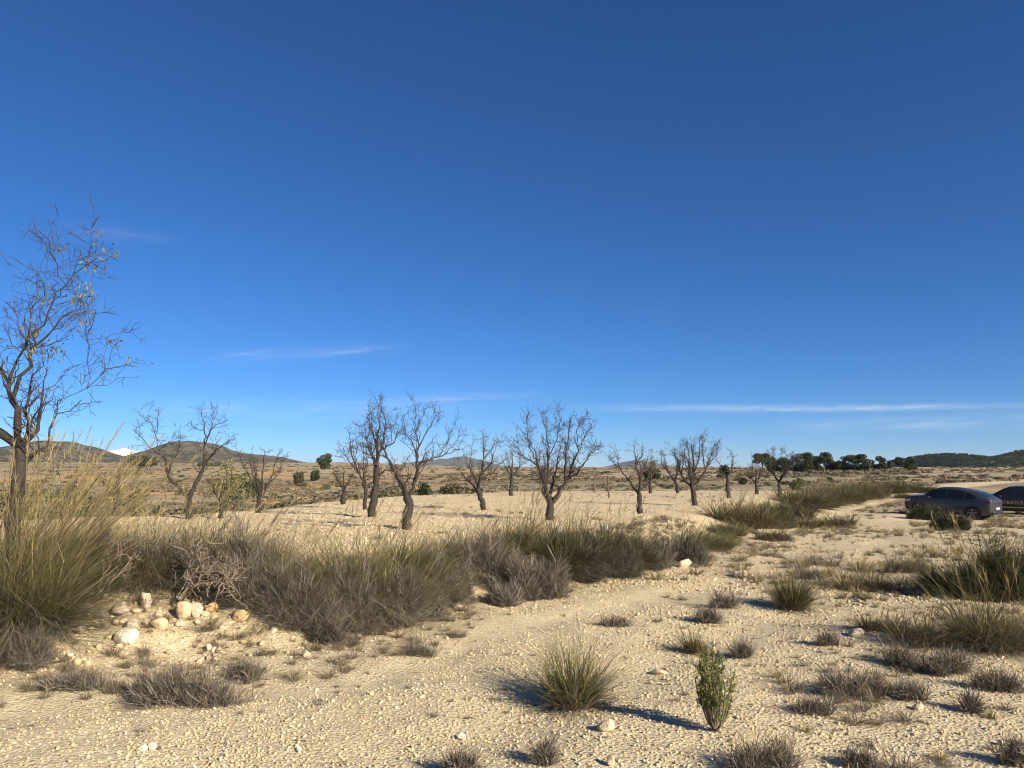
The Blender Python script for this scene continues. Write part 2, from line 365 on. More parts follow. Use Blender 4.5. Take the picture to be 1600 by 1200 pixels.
# ------------------------------------------------------------------ scattered stuff by geometry nodes
def blob(g, rs, c, rad, n=10, sub=1, C=None, flat=.75, cut=(.62, .95), rough=.06):
    """one rounded, dented stone of 80 faces or so"""
    import bmesh
    bm = bmesh.new(); bmesh.ops.create_icosphere(bm, subdivisions=sub, radius=1)
    V = np.array([v.co[:] for v in bm.verts]); T = np.array([[v.index for v in f.verts] for f in bm.faces]); bm.free()
    for _ in range(n):                       # cut facets
        d = unit(rs.normal(size=3)); h = rs.uniform(*cut); k = V @ d
        V = V - np.maximum(k - h, 0)[:, None] * d * .85
    V = V * (1 + rough * rs.normal(size=(len(V), 1)))
    V = V * np.array([rs.uniform(.85, 1.25), rs.uniform(.7, 1.0), flat * rs.uniform(.8, 1.15)]) * rad
    g.add(V + np.asarray(c), None, T, C)
def proto_collection(name, meshes):
    c = bpy.data.collections.new(name)
    for k, me in enumerate(meshes): c.objects.link(bpy.data.objects.new('%s_%02d' % (name, k), me))
    return c
def scatter(name, label, coll, P, S, Rt, I, cat=None):
    me = bpy.data.meshes.new(name); me.vertices.add(len(P)); me.vertices.foreach_set('co', np.asarray(P, np.float32).ravel())
    for nm, ty, a in (('scl', 'FLOAT_VECTOR', S), ('rot', 'FLOAT_VECTOR', Rt)):
        at = me.attributes.new(nm, ty, 'POINT'); at.data.foreach_set('vector', np.asarray(a, np.float32).ravel())
    at = me.attributes.new('idx', 'INT', 'POINT'); at.data.foreach_set('value', np.asarray(I, np.int32))
    o = link(bpy.data.objects.new(name, me)); tag(o, label, cat, kind='stuff')
    ng = bpy.data.node_groups.new(name + '_nodes', 'GeometryNodeTree')
    ng.interface.new_socket('Geometry', in_out='INPUT', socket_type='NodeSocketGeometry'); ng.interface.new_socket('Geometry', in_out='OUTPUT', socket_type='NodeSocketGeometry')
    n, l = ng.nodes, ng.links; gi, go = n.new('NodeGroupInput'), n.new('NodeGroupOutput')
    ci = n.new('GeometryNodeCollectionInfo'); ci.inputs['Collection'].default_value = coll; ci.inputs['Separate Children'].default_value = True; ci.inputs['Reset Children'].default_value = True
    ip = n.new('GeometryNodeInstanceOnPoints'); ip.inputs['Pick Instance'].default_value = True
    def na(nm, ty):
        a = n.new('GeometryNodeInputNamedAttribute'); a.data_type = ty; a.inputs['Name'].default_value = nm; return a.outputs['Attribute']
    l.new(gi.outputs[0], ip.inputs['Points']); l.new(ci.outputs[0], ip.inputs['Instance']); l.new(na('idx', 'INT'), ip.inputs['Instance Index'])
    l.new(na('rot', 'FLOAT_VECTOR'), ip.inputs['Rotation']); l.new(na('scl', 'FLOAT_VECTOR'), ip.inputs['Scale']); l.new(ip.outputs[0], go.inputs[0])
    md = o.modifiers.new('scatter', 'NODES'); md.node_group = ng
    return o
def pebble_mats():
    m = bpy.data.materials.new('pebble'); m.use_nodes = True; n, l = m.node_tree.nodes, m.node_tree.links; b = n['Principled BSDF']; b.inputs['Roughness'].default_value = .95; b.inputs['Specular IOR Level'].default_value = .15
    oi = n.new('ShaderNodeObjectInfo'); r = n.new('ShaderNodeValToRGB'); e = r.color_ramp.elements
    e[0].color = (.40, .31, .175, 1); e[1].color = (.68, .59, .41, 1); e[1].position = 1
    k = e.new(.3); k.color = (.50, .40, .235, 1); k = e.new(.8); k.color = (.61, .50, .31, 1)
    l.new(oi.outputs['Random'], r.inputs['Fac']); l.new(r.outputs['Color'], b.inputs['Base Color']); return m
rs = np.random.RandomState(7)
M_PEB = pebble_mats()
PEB = []
for k in range(8):
    g = Geo(); blob(g, rs, (0, 0, 0), 1.0, 12, 1 if k < 5 else 2); PEB.append(g.mesh('pebble_shape', M_PEB, False, False))
pebc = proto_collection('pebble_shapes', PEB)
def scatter_pebbles():
    P = []; S = []
    def put(n, d0, d1, a0, a1, smin, smax, keep, pw=2.4):
        d = np.exp(rs.uniform(math.log(d0), math.log(d1), n)); a = rs.uniform(R(a0), R(a1), n)
        x, y = d * np.sin(a), d * np.cos(a); k = keep(x, y); x, y, d = x[k], y[k], d[k]
        s = smin + (smax - smin) * rs.uniform(size=len(x)) ** pw
        s = s * np.clip(d / 8, .8, 1.35)
        P.append(np.stack([x, y, terrain(x, y) + s * rs.uniform(-.25, .5, len(x))], -1)); S.append(s)
    foot = lambda x, y: sdist(FOOT, x, y)
    rut = lambda x, y: np.exp(-((foot(x, y) + .95) / .55) ** 2)
    # clustered gravel of the track, dense near, thinning out
    put(190000, 3.2, 15, -44, 44, .0028, .017, lambda x, y: (foot(x, y) < .5) & (fbm(x / .9, y / .9, 61, 3) + rs.uniform(-.6, .6, len(x)) > -.16 + .5 * rut(x, y)), 3.6)
    put(12000, 3.2, 20, -44, 44, .008, .021, lambda x, y: (foot(x, y) < 1.2) & (fbm(x / 1.3, y / 1.3, 71, 3) + rs.uniform(-.5, .5, len(x)) > .12 + .8 * rut(x, y) - .1 * smooth(x / 3)), 3)
    put(320, 3.4, 20, -44, 44, .018, .034, lambda x, y: (foot(x, y) < 1.0) & (fbm(x / 1.3, y / 1.3, 71, 3) > .1), 3)
    put(30000, 11, 45, -30, 44, .007, .022, lambda x, y: foot(x, y) < .5)
    put(60000, 5.5, 11, -44, 5, .012, .055, lambda x, y: (foot(x, y) > -.1) & (foot(x, y) < 1.0) & (x > -4.2) & (x < -1.0) & (rs.uniform(0, 1, len(x)) < .05), 3)
    # clods of the ploughed field
    put(75000, 8, 45, -44, 28, .008, .026, lambda x, y: (foot(x, y) > 1.0) & (sdist(EDGE, x, y) < 0), 2.6)
    P_, S_ = np.concatenate(P), np.concatenate(S); n = len(P_)
    Sv = S_[:, None] * rs.uniform(.8, 1.2, (n, 3))
    scatter('gravel', 'pale limestone gravel and clods lying on the track and field', pebc, P_, Sv, rs.uniform(0, 6.28, (n, 3)) * np.array([.12, .12, 1]), rs.randint(0, 8, n))
scatter_pebbles()

# ------------------------------------------------------------------ plants
GREEN = np.array([.128, .132, .042]); STRAW = np.array([.34, .265, .125]); OLD = np.array([.165, .128, .076]); GREY = np.array([.182, .158, .130]); DARK = np.array([.085, .078, .045])
def blades(g, rs, n, rad, H, spread=.9, droop=.5, cols=((GREEN, .5), (STRAW, .3), (OLD, .2)), width=.0045, lean=(0, 0), seg=4, c0=(0, 0, 0), lmin=.55, base=None, inner=.0, ell=(1, 1)):
    ph = rs.uniform(0, 2 * math.pi, n); q = np.sqrt(rs.uniform(inner, 1, n))
    bx, by = rad * q * np.cos(ph) * ell[0], rad * q * np.sin(ph) * ell[1]
    az = ph + rs.normal(0, .8, n)
    th = np.clip(spread * (.25 + .75 * q) * rs.uniform(.3, 1.2, n) + rs.normal(0, .2, n), -.3, 1.5)
    L = H * rs.uniform(lmin, 1.12, n); dr = droop * rs.uniform(.1, 1.7, n)
    t = np.linspace(0, 1, seg + 1)[None]
    hor = L[:, None] * (np.sin(th)[:, None] * t + .42 * dr[:, None] * t ** 2); ver = L[:, None] * (np.cos(th)[:, None] * t - .5 * dr[:, None] * t ** 2.2)
    X = bx[:, None] + hor * np.cos(az)[:, None] + lean[0] * L[:, None] * t ** 1.5; Y = by[:, None] + hor * np.sin(az)[:, None] + lean[1] * L[:, None] * t ** 1.5
    curl = (rs.normal(0, .13, n) * L)[:, None] * np.sin(t * rs.uniform(1.5, 4.0, n)[:, None]); X = X - curl * np.sin(az)[:, None]; Y = Y + curl * np.cos(az)[:, None]
    Z = np.maximum(ver, -.02) + rs.uniform(-.02, .01, n)[:, None]
    P = np.stack([X, Y, Z], -1) + np.asarray(c0)
    tw = az + math.pi / 2 + rs.normal(0, .7, n); W = np.stack([np.cos(tw), np.sin(tw), np.zeros(n)], -1)
    w = (width * rs.uniform(.6, 1.3, n))[:, None] * np.array([.8, 1, .9, .6, .15, .1][:seg + 1] if seg < 6 else np.linspace(1, .1, seg + 1))[None]
    V = np.stack([P - W[:, None] * w[..., None], P + W[:, None] * w[..., None]], 2)       # n, seg+1, 2, 3
    pr = np.array([c[1] for c in cols]); ki = rs.choice(len(cols), n, p=pr / pr.sum()); C0 = np.array([c[0] for c in cols])[ki] * np.where(rs.uniform(0, 1, (n, 1)) < .12, rs.uniform(1.5, 2.3, (n, 1)), rs.uniform(.4, 1.3, (n, 1)))
    C = np.repeat(C0[:, None], seg + 1, 1)
    if base is not None:
        f = np.clip(1 - t * 2.2, 0, 1)[..., None] * .85; C = C * (1 - f) + base * f
    C = np.repeat(C[:, :, None], 2, 2)
    i = (np.arange(n) * (seg + 1) * 2)[:, None]; k = np.arange(seg)[None] * 2
    Q = np.stack([i + k, i + k + 1, i + k + 3, i + k + 2], -1).reshape(-1, 4)
    g.add(V.reshape(-1, 3), Q, None, C.reshape(-1, 3))
    return P[:, -1]
def stalks(g, rs, n, rad, H, lean=(.25, 0), spread=.35, plume=True, c=STRAW, w=.0035):
    ph = rs.uniform(0, 6.283, n)
    for k in range(n):
        b = np.array([math.cos(ph[k]), math.sin(ph[k]), 0]) * rad * rs.uniform(0, 1)
        L = H * rs.uniform(.6, 1.1); d = np.array([lean[0] + rs.normal(0, spread), lean[1] + rs.normal(0, spread), 1.0]); d /= np.linalg.norm(d)
        t = np.linspace(0, 1, 6)[:, None]; bend = np.array([d[0], d[1], -.35]) * .22
        P = b + d * L * t + bend * L * t ** 2.4
        tube(g, P, np.linspace(w, w * .5, 6), 3, c * rs.uniform(.7, 1.15))
        if plume:
            m = 22; tt = rs.uniform(.76, 1, m); ps = b + d * L * tt[:, None] + bend * L * tt[:, None] ** 2.4
            dd = unit(d + rs.normal(0, .18, (m, 3))); le = rs.uniform(.05, .12, m) * min(1, H)
            side = unit(np.cross(dd, rs.normal(size=(m, 3)))) * .0028
            V = np.stack([ps - side, ps + side, ps + dd * le[:, None]], 1).reshape(-1, 3)
            g.add(V, None, np.arange(3 * m).reshape(-1, 3), c * rs.uniform(.85, 1.2))
def twigs(g, rs, n, rx, ry, H, cols=((GREY, .7), (OLD, .3)), le=(.05, .13), width=.0035, hollow=.25):
    """dome of fine dry twiglets pointing outward and up"""
    u = rs.normal(size=(n, 3)); u[:, 2] = np.abs(u[:, 2]); u = unit(u)
    rr = (hollow + (1 - hollow) * rs.uniform(0, 1, n) ** .6) * (1 + .22 * np.sin(u[:, 0] * 5 + u[:, 1] * 4 + rs.uniform(0, 6)) * (u[:, 2] + .3))
    P0 = u * rr[:, None] * np.array([rx, ry, H * .92]); d = unit(u * np.array([1, 1, .7]) + np.array([0, 0, .65]) + rs.normal(0, .62, (n, 3)))
    L = rs.uniform(le[0], le[1], n)[:, None]; bend = rs.normal(0, .25, (n, 3)) * L
    side = unit(np.cross(d, rs.normal(size=(n, 3)))) * (width * rs.uniform(.6, 1.3, n))[:, None]
    P1 = P0 + d * L * .5 + bend * .5; P2 = P0 + d * L + bend * .3
    P0 = P0 - d * L * .4
    V = np.stack([P0 - side, P0 + side, P1 - side * .9, P1 + side * .9, P2 - side * .2, P2 + side * .2], 1)
    V[..., 2] = np.maximum(V[..., 2], -.03)
    i = np.arange(n)[:, None] * 6; Q = np.concatenate([i + np.array([[0, 1, 3, 2]]), i + np.array([[2, 3, 5, 4]])])
    pr = np.array([c[1] for c in cols]); ki = rs.choice(len(cols), n, p=pr / pr.sum()); C = np.array([c[0] for c in cols])[ki] * np.where(rs.uniform(0, 1, (n, 1)) < .14, rs.uniform(1.5, 2.4, (n, 1)), rs.uniform(.4, 1.2, (n, 1)))
    g.add(V.reshape(-1, 3), Q, None, np.repeat(C, 6, 0))
def stems(g, rs, n, rx, ry, H, c=OLD, w=.006):
    for k in range(n):
        a = rs.uniform(0, 6.283); e = rs.uniform(.2, 1.0); end = np.array([rx * math.cos(a) * e, ry * math.sin(a) * e, H * math.sqrt(max(1 - e * e * .8, .1)) * rs.uniform(.7, 1)])
        t = np.linspace(0, 1, 5)[:, None]; P = end * t + np.array([0, 0, H * .12]) * np.sin(t * 3.14) + rs.normal(0, .02, (5, 3)) * t
        tube(g, P, np.linspace(w, w * .3, 5), 3, c * rs.uniform(.7, 1.2))
seedn = [100]
def nrs(): seedn[0] += 1; return np.random.RandomState(seedn[0])
def dims(px, py, top, wpx):
    p = spot(px, py); k = p[1] / FPX; return p, (py - top) * k, wpx * k * .5
def esparto(px, py, top, wpx, label, green=.5, stalk=0, sh=1.5, lean=(.08, .02), dens=1.0, group='esparto grass clumps on the bank', name='esparto_clump', skirt=True, cat='grass clump', slean=(.3, .05), depth=.8, dark=0.0, thin=1.0):
    p, H, w = dims(px, py, top, wpx); r_ = nrs(); root = empty(name, p); tag(root, label, cat, group)
    px_size = p[1] / 759.0; wid = float(np.clip(px_size * .23, .0022, .010))
    n = int(np.clip(2.6 * (w * 2) * H / (wid * H) * 3.6 * dens, 300, 3400))
    n = int(n * thin); g = Geo(); L = H * 1.24
    gc, sc, oc = GREEN * (1 - .6 * dark), STRAW * (1 - .7 * dark), OLD * (1 - .65 * dark)
    cols = ((gc, green), (sc, (1 - green) * .38), (oc, (1 - green) * .62))
    sub = 1 if w < H * .75 and name == 'esparto_clump' and wpx < 170 and dens > 1.15 else max(4, int(round(2.5 * w / max(H * .55, .05))))
    for k in range(sub):
        hk = 1.0 if sub == 1 else (1.08 if k % 4 == 0 else r_.uniform(.4, .95))
        cx = 0 if sub == 1 else ((k + .5) / sub - .5) * 2 * max(w - H * .35 * hk, w * .35) + r_.normal(0, .06) * w
        e_ = 1 - .35 * (cx / w) ** 2
        blades(g, r_, n // sub, min(w, H) * (.30 if sub > 1 else .38), L * hk * e_, 1.0 if sub > 1 else .85, .8 if sub > 1 else .6, cols, wid, (lean[0] + r_.normal(0, .12), lean[1] + r_.normal(0, .1)), 4, (cx, r_.normal(0, .28) * depth * w if sub > 1 else 0, 0), .35, OLD * .9)
    g.obj('blades', M_BLADE, root)
    if skirt:
        g = Geo(); blades(g, r_, int(n * .45), w * .55, H * .75, 1.35, .9, ((GREY * (1.05 - .6 * dark), .6), (OLD * (1 - .6 * dark), .4)), wid, (0, 0), 4, (0, 0, 0), .4, None, .2, (1, depth)); g.obj('dead_skirt', M_TWIG, root)
    if stalk:
        g = Geo(); stalks(g, r_, stalk, w * .5, H * sh, slean, .22, True, STRAW * .95, max(.0022, px_size * .16)); tag(g.obj('seed_stalks', M_BLADE, root), kind='stuff')
    return root
def shrub(px, py, top, wpx, label, cols=((GREY, .7), (OLD, .3)), dens=1.0, group='grey twiggy shrubs on the bank', name='dry_shrub', depth=.8, cat='shrub'):
    p, H, w = dims(px, py, top, wpx); r_ = nrs(); root = empty(name, p); tag(root, label, cat, group)
    s = p[1] / 759.0; wid = float(np.clip(s * .19, .0016, .010)); g = Geo()
    le = (.04 + .06 * H, .09 + .13 * H)
    n = int(np.clip(1.5 * (w * H + w * w) * 2 / (wid * (le[0] + le[1]) * .5) * dens, 400, 9000))
    m = 1 if w < .1 else max(4, int(3 + 3 * w / max(H, .1)))
    for k in range(m):
        f = 1.0 if m == 1 else r_.uniform(.34, .6); cx = 0 if m == 1 else ((k + .5) / m - .5) * 2 * w * (1 - f * .75) + r_.normal(0, .05) * w
        hh = H * (.92 if k % 3 == 1 or m == 1 else r_.uniform(.5, .9)) * (1 - .3 * (cx / w) ** 2)
        tmp = Geo(); twigs(tmp, r_, int(n * 1.15 / m), w * .92 * f, w * .92 * depth * f, hh, cols, le, wid, .1)
        tmp.V[0] = tmp.V[0] + np.array([cx, r_.normal(0, .22) * w * depth if m > 1 else 0, 0]); g.add(tmp.V[0], tmp.Q[0], None, tmp.C[0])
        blades(g, r_, int(18 + n * .035 / m), w * .5 * f, hh * 1.1, .9, .35, cols, wid * .9, (r_.normal(0, .15), 0), 3, (cx, 0, 0), .5)
    g.obj('twigs', M_TWIG, root)
    g = Geo(); stems(g, r_, 26, w * .8, w * .8 * depth, H * .85, OLD * .8, max(.004, wid)); g.obj('stems', M_TWIG, root)
    return root

# ---- almond trees
def leafset(g, rs, P, size=.05, cols=((np.array([.20, .19, .06]), .6), (np.array([.28, .20, .08]), .4)), droop=.8):
    n = len(P); d = unit(rs.normal(0, .5, (n, 3)) + np.array([0, 0, -droop])); s = unit(np.cross(d, rs.normal(size=(n, 3))))
    L = size * rs.uniform(.6, 1.3, (n, 1)); w = s * L * .17
    V = np.stack([P, P + d * L * .5 - w, P + d * L, P + d * L * .5 + w], 1).reshape(-1, 3)
    pr = np.array([c[1] for c in cols]); ki = rs.choice(len(cols), n, p=pr / pr.sum()); C = np.array([c[0] for c in cols])[ki] * rs.uniform(.7, 1.3, (n, 1))
    g.add(V, np.arange(4 * n).reshape(-1, 4), None, np.repeat(C, 4, 0))
def wobble(rs, A, B, n, amp):
    t = np.linspace(0, 1, n)[:, None]; L = np.linalg.norm(B - A); P = A * (1 - t) + B * t
    w = rs.normal(0, amp * L, (n, 3)); w[0] = w[-1] = 0; return P + w * np.sin(t * math.pi) ** .5
def resample(P, step):
    P = np.asarray(P, float); d = np.r_[0, np.cumsum(np.linalg.norm(np.diff(P, axis=0), axis=1))]; n = max(3, int(d[-1] / step) + 1); t = np.linspace(0, d[-1], n)
    Q = np.stack([np.interp(t, d, P[:, k]) for k in range(3)], -1)
    if n > 4:
        Q[1:-1] = .25 * Q[:-2] + .5 * Q[1:-1] + .25 * Q[2:]
    return Q
def almond(label, base, D, limbs, trunk_r, dens=1.0, leaves=40, leafcol=None, seed=1, tw=1.0, spread=.8, extra=2, lsize=.05, hang=False):
    """limbs: polylines in view columns and rows, the first is the trunk; the tree stands D metres away and grows in depth too"""
    r_ = np.random.RandomState(seed); p = at_depth(base[0], D); k = D / FPX
    gy = HOR + (CAM_H - p[2]) / D * FPX
    root = empty('almond_tree', p); tag(root, label, 'tree', 'almond trees of the orchard')
    gt, gb, gl = Geo(), Geo(), Geo()
    def loc(q, yo=0): return np.array([(q[0] - base[0]) * k, yo, (gy - q[1]) * k])
    fz = loc(limbs[0][-1]); sq = .93 if hang else .90
    loc0 = loc
    def loc(q, yo=0):
        v = loc0(q, yo)
        if v[2] > fz[2]: v[[0, 2]] = fz[[0, 2]] + (v[[0, 2]] - fz[[0, 2]]) * (np.array([.82, sq]) if hang else sq)
        return v
    H = max(loc(q)[2] for l in limbs for q in l)
    lines = []
    tr = [loc((base[0], gy + 12))] + [loc(q) for q in limbs[0]]
    tp = resample(tr, .09 * H / 3); nT = len(tp)
    tp[1:-1] += r_.normal(0, trunk_r * .12, (nT - 2, 3))
    tube(gt, tp, .80 * trunk_r * np.linspace(1.22, .86, nT) * (1 + .08 * r_.normal(size=nT)) * np.r_[1.25, np.ones(nT - 1)], 9)
    fork = tp[-1]
    ends = []
    for l in limbs[1:]:
        yo = 0.0; dirn = r_.uniform(-spread, spread); pts = []
        for i, q in enumerate(l):
            ext = abs(loc(q)[0]) * .35 + loc(q)[2] * .22
            pts.append(loc(q, dirn * ext * (i + (0 if l is limbs[1] else 0)) / max(len(l) - 1, 1) * (1 if i else 0)))
        ends.append(pts)
    for e in range(extra):                                        # limbs that lean towards or away from the viewer
        sg = 1 if e % 2 else -1; h = H * r_.uniform(.7, .95)
        x0 = r_.uniform(-.25, .25) * H
        ends.append([fork, fork + np.array([x0 * .4, sg * .18 * H, (h - fork[2]) * .4]), np.array([fork[0] + x0, sg * r_.uniform(.22, .36) * H, h])])
    for li, pts in enumerate(ends):
        cand = [(tp, np.full(nT, trunk_r * .75))] + [(q[0], q[1]) for q in lines]
        best = min(((float(np.min(np.hypot(*(c[0] - pts[0])[:, [0, 2]].T))), ci) for ci, c in enumerate(cand)))
        c = cand[best[1]]; j = int(np.argmin(np.hypot(*(c[0] - pts[0])[:, [0, 2]].T))); rmax = c[1][j] * .85
        sh_ = c[0][j] - pts[0]; pts = [q + sh_ * (1 if i == 0 else np.array([0, 1, 0])) for i, q in enumerate(pts)]
        P = resample(pts, .10 * H / 3); n = len(P); L = np.linalg.norm(np.diff(P, axis=0), axis=1).sum()
        P[1:] += r_.normal(0, .018 * H / 3, (n - 1, 3))
        r0 = min(trunk_r * min(.62, .22 + .14 * L), rmax); r1 = .0045 * tw + .001
        rad = r1 + (r0 - r1) * (1 - np.linspace(0, 1, n)) ** 1.45
        tube(gt, P, rad * (1 + .10 * r_.normal(size=n)), 7); lines.append((P, rad, L))
    def side(P, rad, L, lev):
        n = len(P); cnt = int(max(2, L / (.10 if lev == 0 else .075) * dens))
        for c in range(cnt):
            u = (r_.uniform(.22, 1) if lev == 0 else r_.uniform(.12, 1)); i = min(int(u * (n - 1)), n - 2); A = P[i] + (P[i + 1] - P[i]) * (u * (n - 1) - i)
            tg = unit(P[i + 1] - P[i]); up = np.array([0, 0, 1.0])
            d = unit(tg * .5 + r_.normal(0, .7, 3) + up * (.32 if lev == 0 else .15))
            l_ = (r_.uniform(.14, .58) if lev == 0 else r_.uniform(.06, .26)) * min(H / 3, 1.05) * (1.15 - .4 * u)
            if lev == 2: l_ *= .45
            m = 5 if lev == 0 else 3
            B = A + d * l_ + up * l_ * .22 * (lev == 0); q = wobble(r_, A, B, m, .06)
            ra = max(min(rad[i] * .5, .013 * H / 3), .0034 * tw) if lev == 0 else .0036 * tw
            tube(gb, q, np.linspace(ra, .0024 * tw, m), 4 if lev == 0 else 3)
            if lev < 2 and l_ > .12: side(q, np.linspace(ra, .003, m), l_ * (1 if lev == 0 else .6), lev + 1)
            if lev >= 1: tips.append(B)
    tips = []
    for P, rad, L in lines: side(P, rad, L, 0)
    gt.obj('trunk', M_BARK, root, True); gb.obj('crown', M_SHOOT, root)
    if leaves and tips:
        if not hang and leafcol is None: leaves, lsize = int(leaves * 2.2), min(lsize, .045) * max(1, D / 25)
        tips = np.array(tips)
        if hang: tips = tips[(tips[:, 2] > .62 * H) & (tips[:, 0] > -.1)]; tips = tips[r_.randint(0, len(tips), 26)]
        T = tips[r_.randint(0, len(tips), leaves)] + (r_.normal(0, .05, (leaves, 3)) if hang else 0) + r_.normal(0, .03, (leaves, 3))
        leafset(gl, r_, T, lsize, leafcol or ((np.array([.17, .16, .06]), .5), (np.array([.22, .15, .07]), .5))); gl.obj('leaves', M_LEAF, root)
    return root
def trees():
    # the big tree at the edge of the bank
    almond('big bare almond tree with hanging yellow-green leaves, standing tall among the pale reeds', (30, 800), 8.6,
           [[(32, 780), (38, 735), (34, 700)],
            [(34, 712), (27, 672), (18, 635), (4, 605), (-22, 575), (-50, 520), (-70, 450)],
            [(12, 618), (15, 580), (34, 537), (52, 478), (72, 420), (100, 390), (130, 371)],
            [(38, 527), (68, 492), (100, 462), (148, 428)],
            [(-8, 590), (12, 530), (22, 490), (18, 450), (36, 405)],
            [(36, 735), (62, 706), (92, 672), (97, 640), (98, 628)],
            [(97, 630), (122, 614), (140, 598), (160, 573), (180, 558), (194, 557)],
            [(141, 597), (146, 545), (150, 500), (172, 470)],
            [(34, 700), (48, 678), (47, 655), (30, 620), (58, 560)],
            [(100, 388), (106, 360), (108, 338)], [(72, 418), (58, 380), (46, 324)], [(97, 655), (118, 640), (135, 622)], [(40, 700), (75, 660), (72, 610), (85, 570)]],
           .098, 1.05, 330, ((np.array([.19, .22, .075]), .75), (np.array([.24, .19, .08]), .25)), 11, .8, .3, 1, .06, True)
    almond('forked almond tree with two bare leaning limbs in front of the domed hill', (301, 790), 21.0,
           [[(303, 800), (300, 778)],
            [(300, 780), (280, 757), (261, 742), (268, 718), (280, 700), (283, 668)], [(262, 740), (262, 712), (246, 700), (230, 680), (218, 662)],
            [(250, 703), (248, 670), (240, 650), (222, 628)], [(248, 670), (247, 645), (242, 622)], [(300, 778), (312, 752), (322, 722), (322, 690), (320, 655), (308, 624)],
            [(321, 690), (335, 665), (347, 630)], [(320, 672), (345, 650), (366, 645)], [(246, 700), (270, 685), (292, 672)], [(330, 715), (352, 692), (388, 676)], [(318, 662), (303, 662), (298, 645)]],
           .125, .8, 60, None, 12, 1.0, .6, 0)
    almond('small almond tree still carrying yellow-green leaves between two bare ones', (351, 806), 21, [[(351, 800), (351, 782)], [(351, 785), (338, 768), (330, 735)], [(352, 782), (364, 760), (366, 722)], [(351, 785), (356, 750), (350, 715)], [(364, 760), (385, 735)]],
           .07, .9, 420, ((np.array([.23, .22, .07]), .7), (np.array([.30, .24, .09]), .3)), 13, 1.0, .8, 1, .09)
    almond('almond tree with a fan of fine grey twigs at the field corner', (409, 803), 24, [[(408, 795), (411, 775)], [(411, 776), (398, 752), (394, 735), (388, 700)], [(411, 775), (425, 752), (448, 728)], [(411, 775), (415, 745), (420, 695)], [(425, 752), (432, 722), (440, 700)], [(398, 752), (385, 728), (372, 690)], [(440, 735), (455, 705)]],
           .11, 1.35, 120, None, 14, 1.0, .8, 1)
    almond('greenish leafed almond tree behind the clay bank beside the big tree', (187, 806), 22, [[(187, 795), (187, 780)], [(187, 782), (172, 755), (160, 730)], [(187, 780), (202, 752), (215, 728)], [(187, 780), (188, 745), (184, 715)], [(172, 755), (148, 740), (138, 722)], [(202, 752), (225, 742), (238, 722)]],
           .07, 1.3, 420, ((np.array([.22, .20, .08]), .6), (np.array([.27, .22, .11]), .4)), 15, 1.0, .8, 1, .08)
    almond('small dense almond tree at the far edge behind the double-trunked one', (539, 790), 30, [[(539, 780), (540, 766)], [(540, 768), (530, 752), (518, 738)], [(540, 766), (548, 750), (560, 735)], [(540, 766), (538, 745), (535, 725)], [(530, 752), (522, 735)]], .12, 1.5, 120, None, 16, 1.2, .8, 1)
    almond('slender almond tree leaning left with a feathery crown', (573, 797), 26, [[(573, 785), (574, 768)], [(574, 768), (566, 745), (556, 728), (545, 700), (539, 660)], [(560, 735), (545, 715), (528, 692)], [(556, 728), (556, 700), (558, 672)], [(566, 745), (575, 720), (572, 690)]], .085, 1.1, 60, None, 17, 1.1, .6, 1)
    almond('tall dark upright almond tree with crowded narrow crown', (583, 807), 21.5, [[(583, 795), (588, 765), (590, 730)], [(590, 735), (582, 708), (576, 696), (560, 694)], [(590, 730), (590, 690), (592, 655), (590, 620)], [(589, 715), (600, 690), (608, 655), (600, 626)], [(590, 700), (580, 670), (576, 638)], [(590, 745), (608, 732), (620, 742)], [(605, 700), (622, 685), (628, 660)], [(584, 705), (575, 680), (577, 660)]], .125, 1.25, 90, None, 18, 1.0, .6, 1)
    almond('stout leaning almond tree with a long limb reaching over the bare field', (638, 829), 17, [[(637, 815), (641, 790), (638, 772)], [(640, 778), (650, 750), (656, 722), (652, 700), (640, 675), (620, 664)], [(648, 752), (655, 722), (672, 714), (700, 703), (735, 690)], [(655, 712), (657, 680), (652, 650), (656, 617)], [(655, 690), (668, 665), (682, 640), (698, 628)], [(637, 775), (625, 757), (612, 730), (600, 716)], [(690, 706), (703, 680), (710, 655)], [(640, 678), (625, 655), (610, 645)], [(628, 758), (640, 745), (640, 725)], [(652, 665), (662, 640), (664, 620)], [(705, 700), (722, 675), (725, 660)]], .125, .95, 60, None, 19, 1.0, .7, 1)
    almond('leaning almond tree with a thin brown-leafed crown in mid field', (757, 798), 25.7, [[(755, 785), (747, 764)], [(747, 766), (730, 748), (718, 738), (710, 722)], [(747, 764), (742, 742), (730, 726), (722, 705)], [(747, 764), (752, 742), (757, 715), (756, 667)], [(752, 742), (768, 722), (778, 690)], [(730, 728), (735, 705), (738, 685)], [(757, 715), (772, 690), (790, 680)], [(750, 752), (775, 735), (793, 712)]], .115, 1.15, 190, None, 20, 1.0, .8, 1, .07)
    almond('short almond tree standing farthest back behind the mid field', (798, 773), 41, [[(799, 760), (800, 745)], [(800, 746), (790, 730), (783, 712)], [(800, 745), (812, 728), (826, 718)], [(800, 745), (800, 720), (802, 700)], [(812, 728), (815, 705)]], .13, 1.3, 50, None, 21, 1.5, .8, 1)
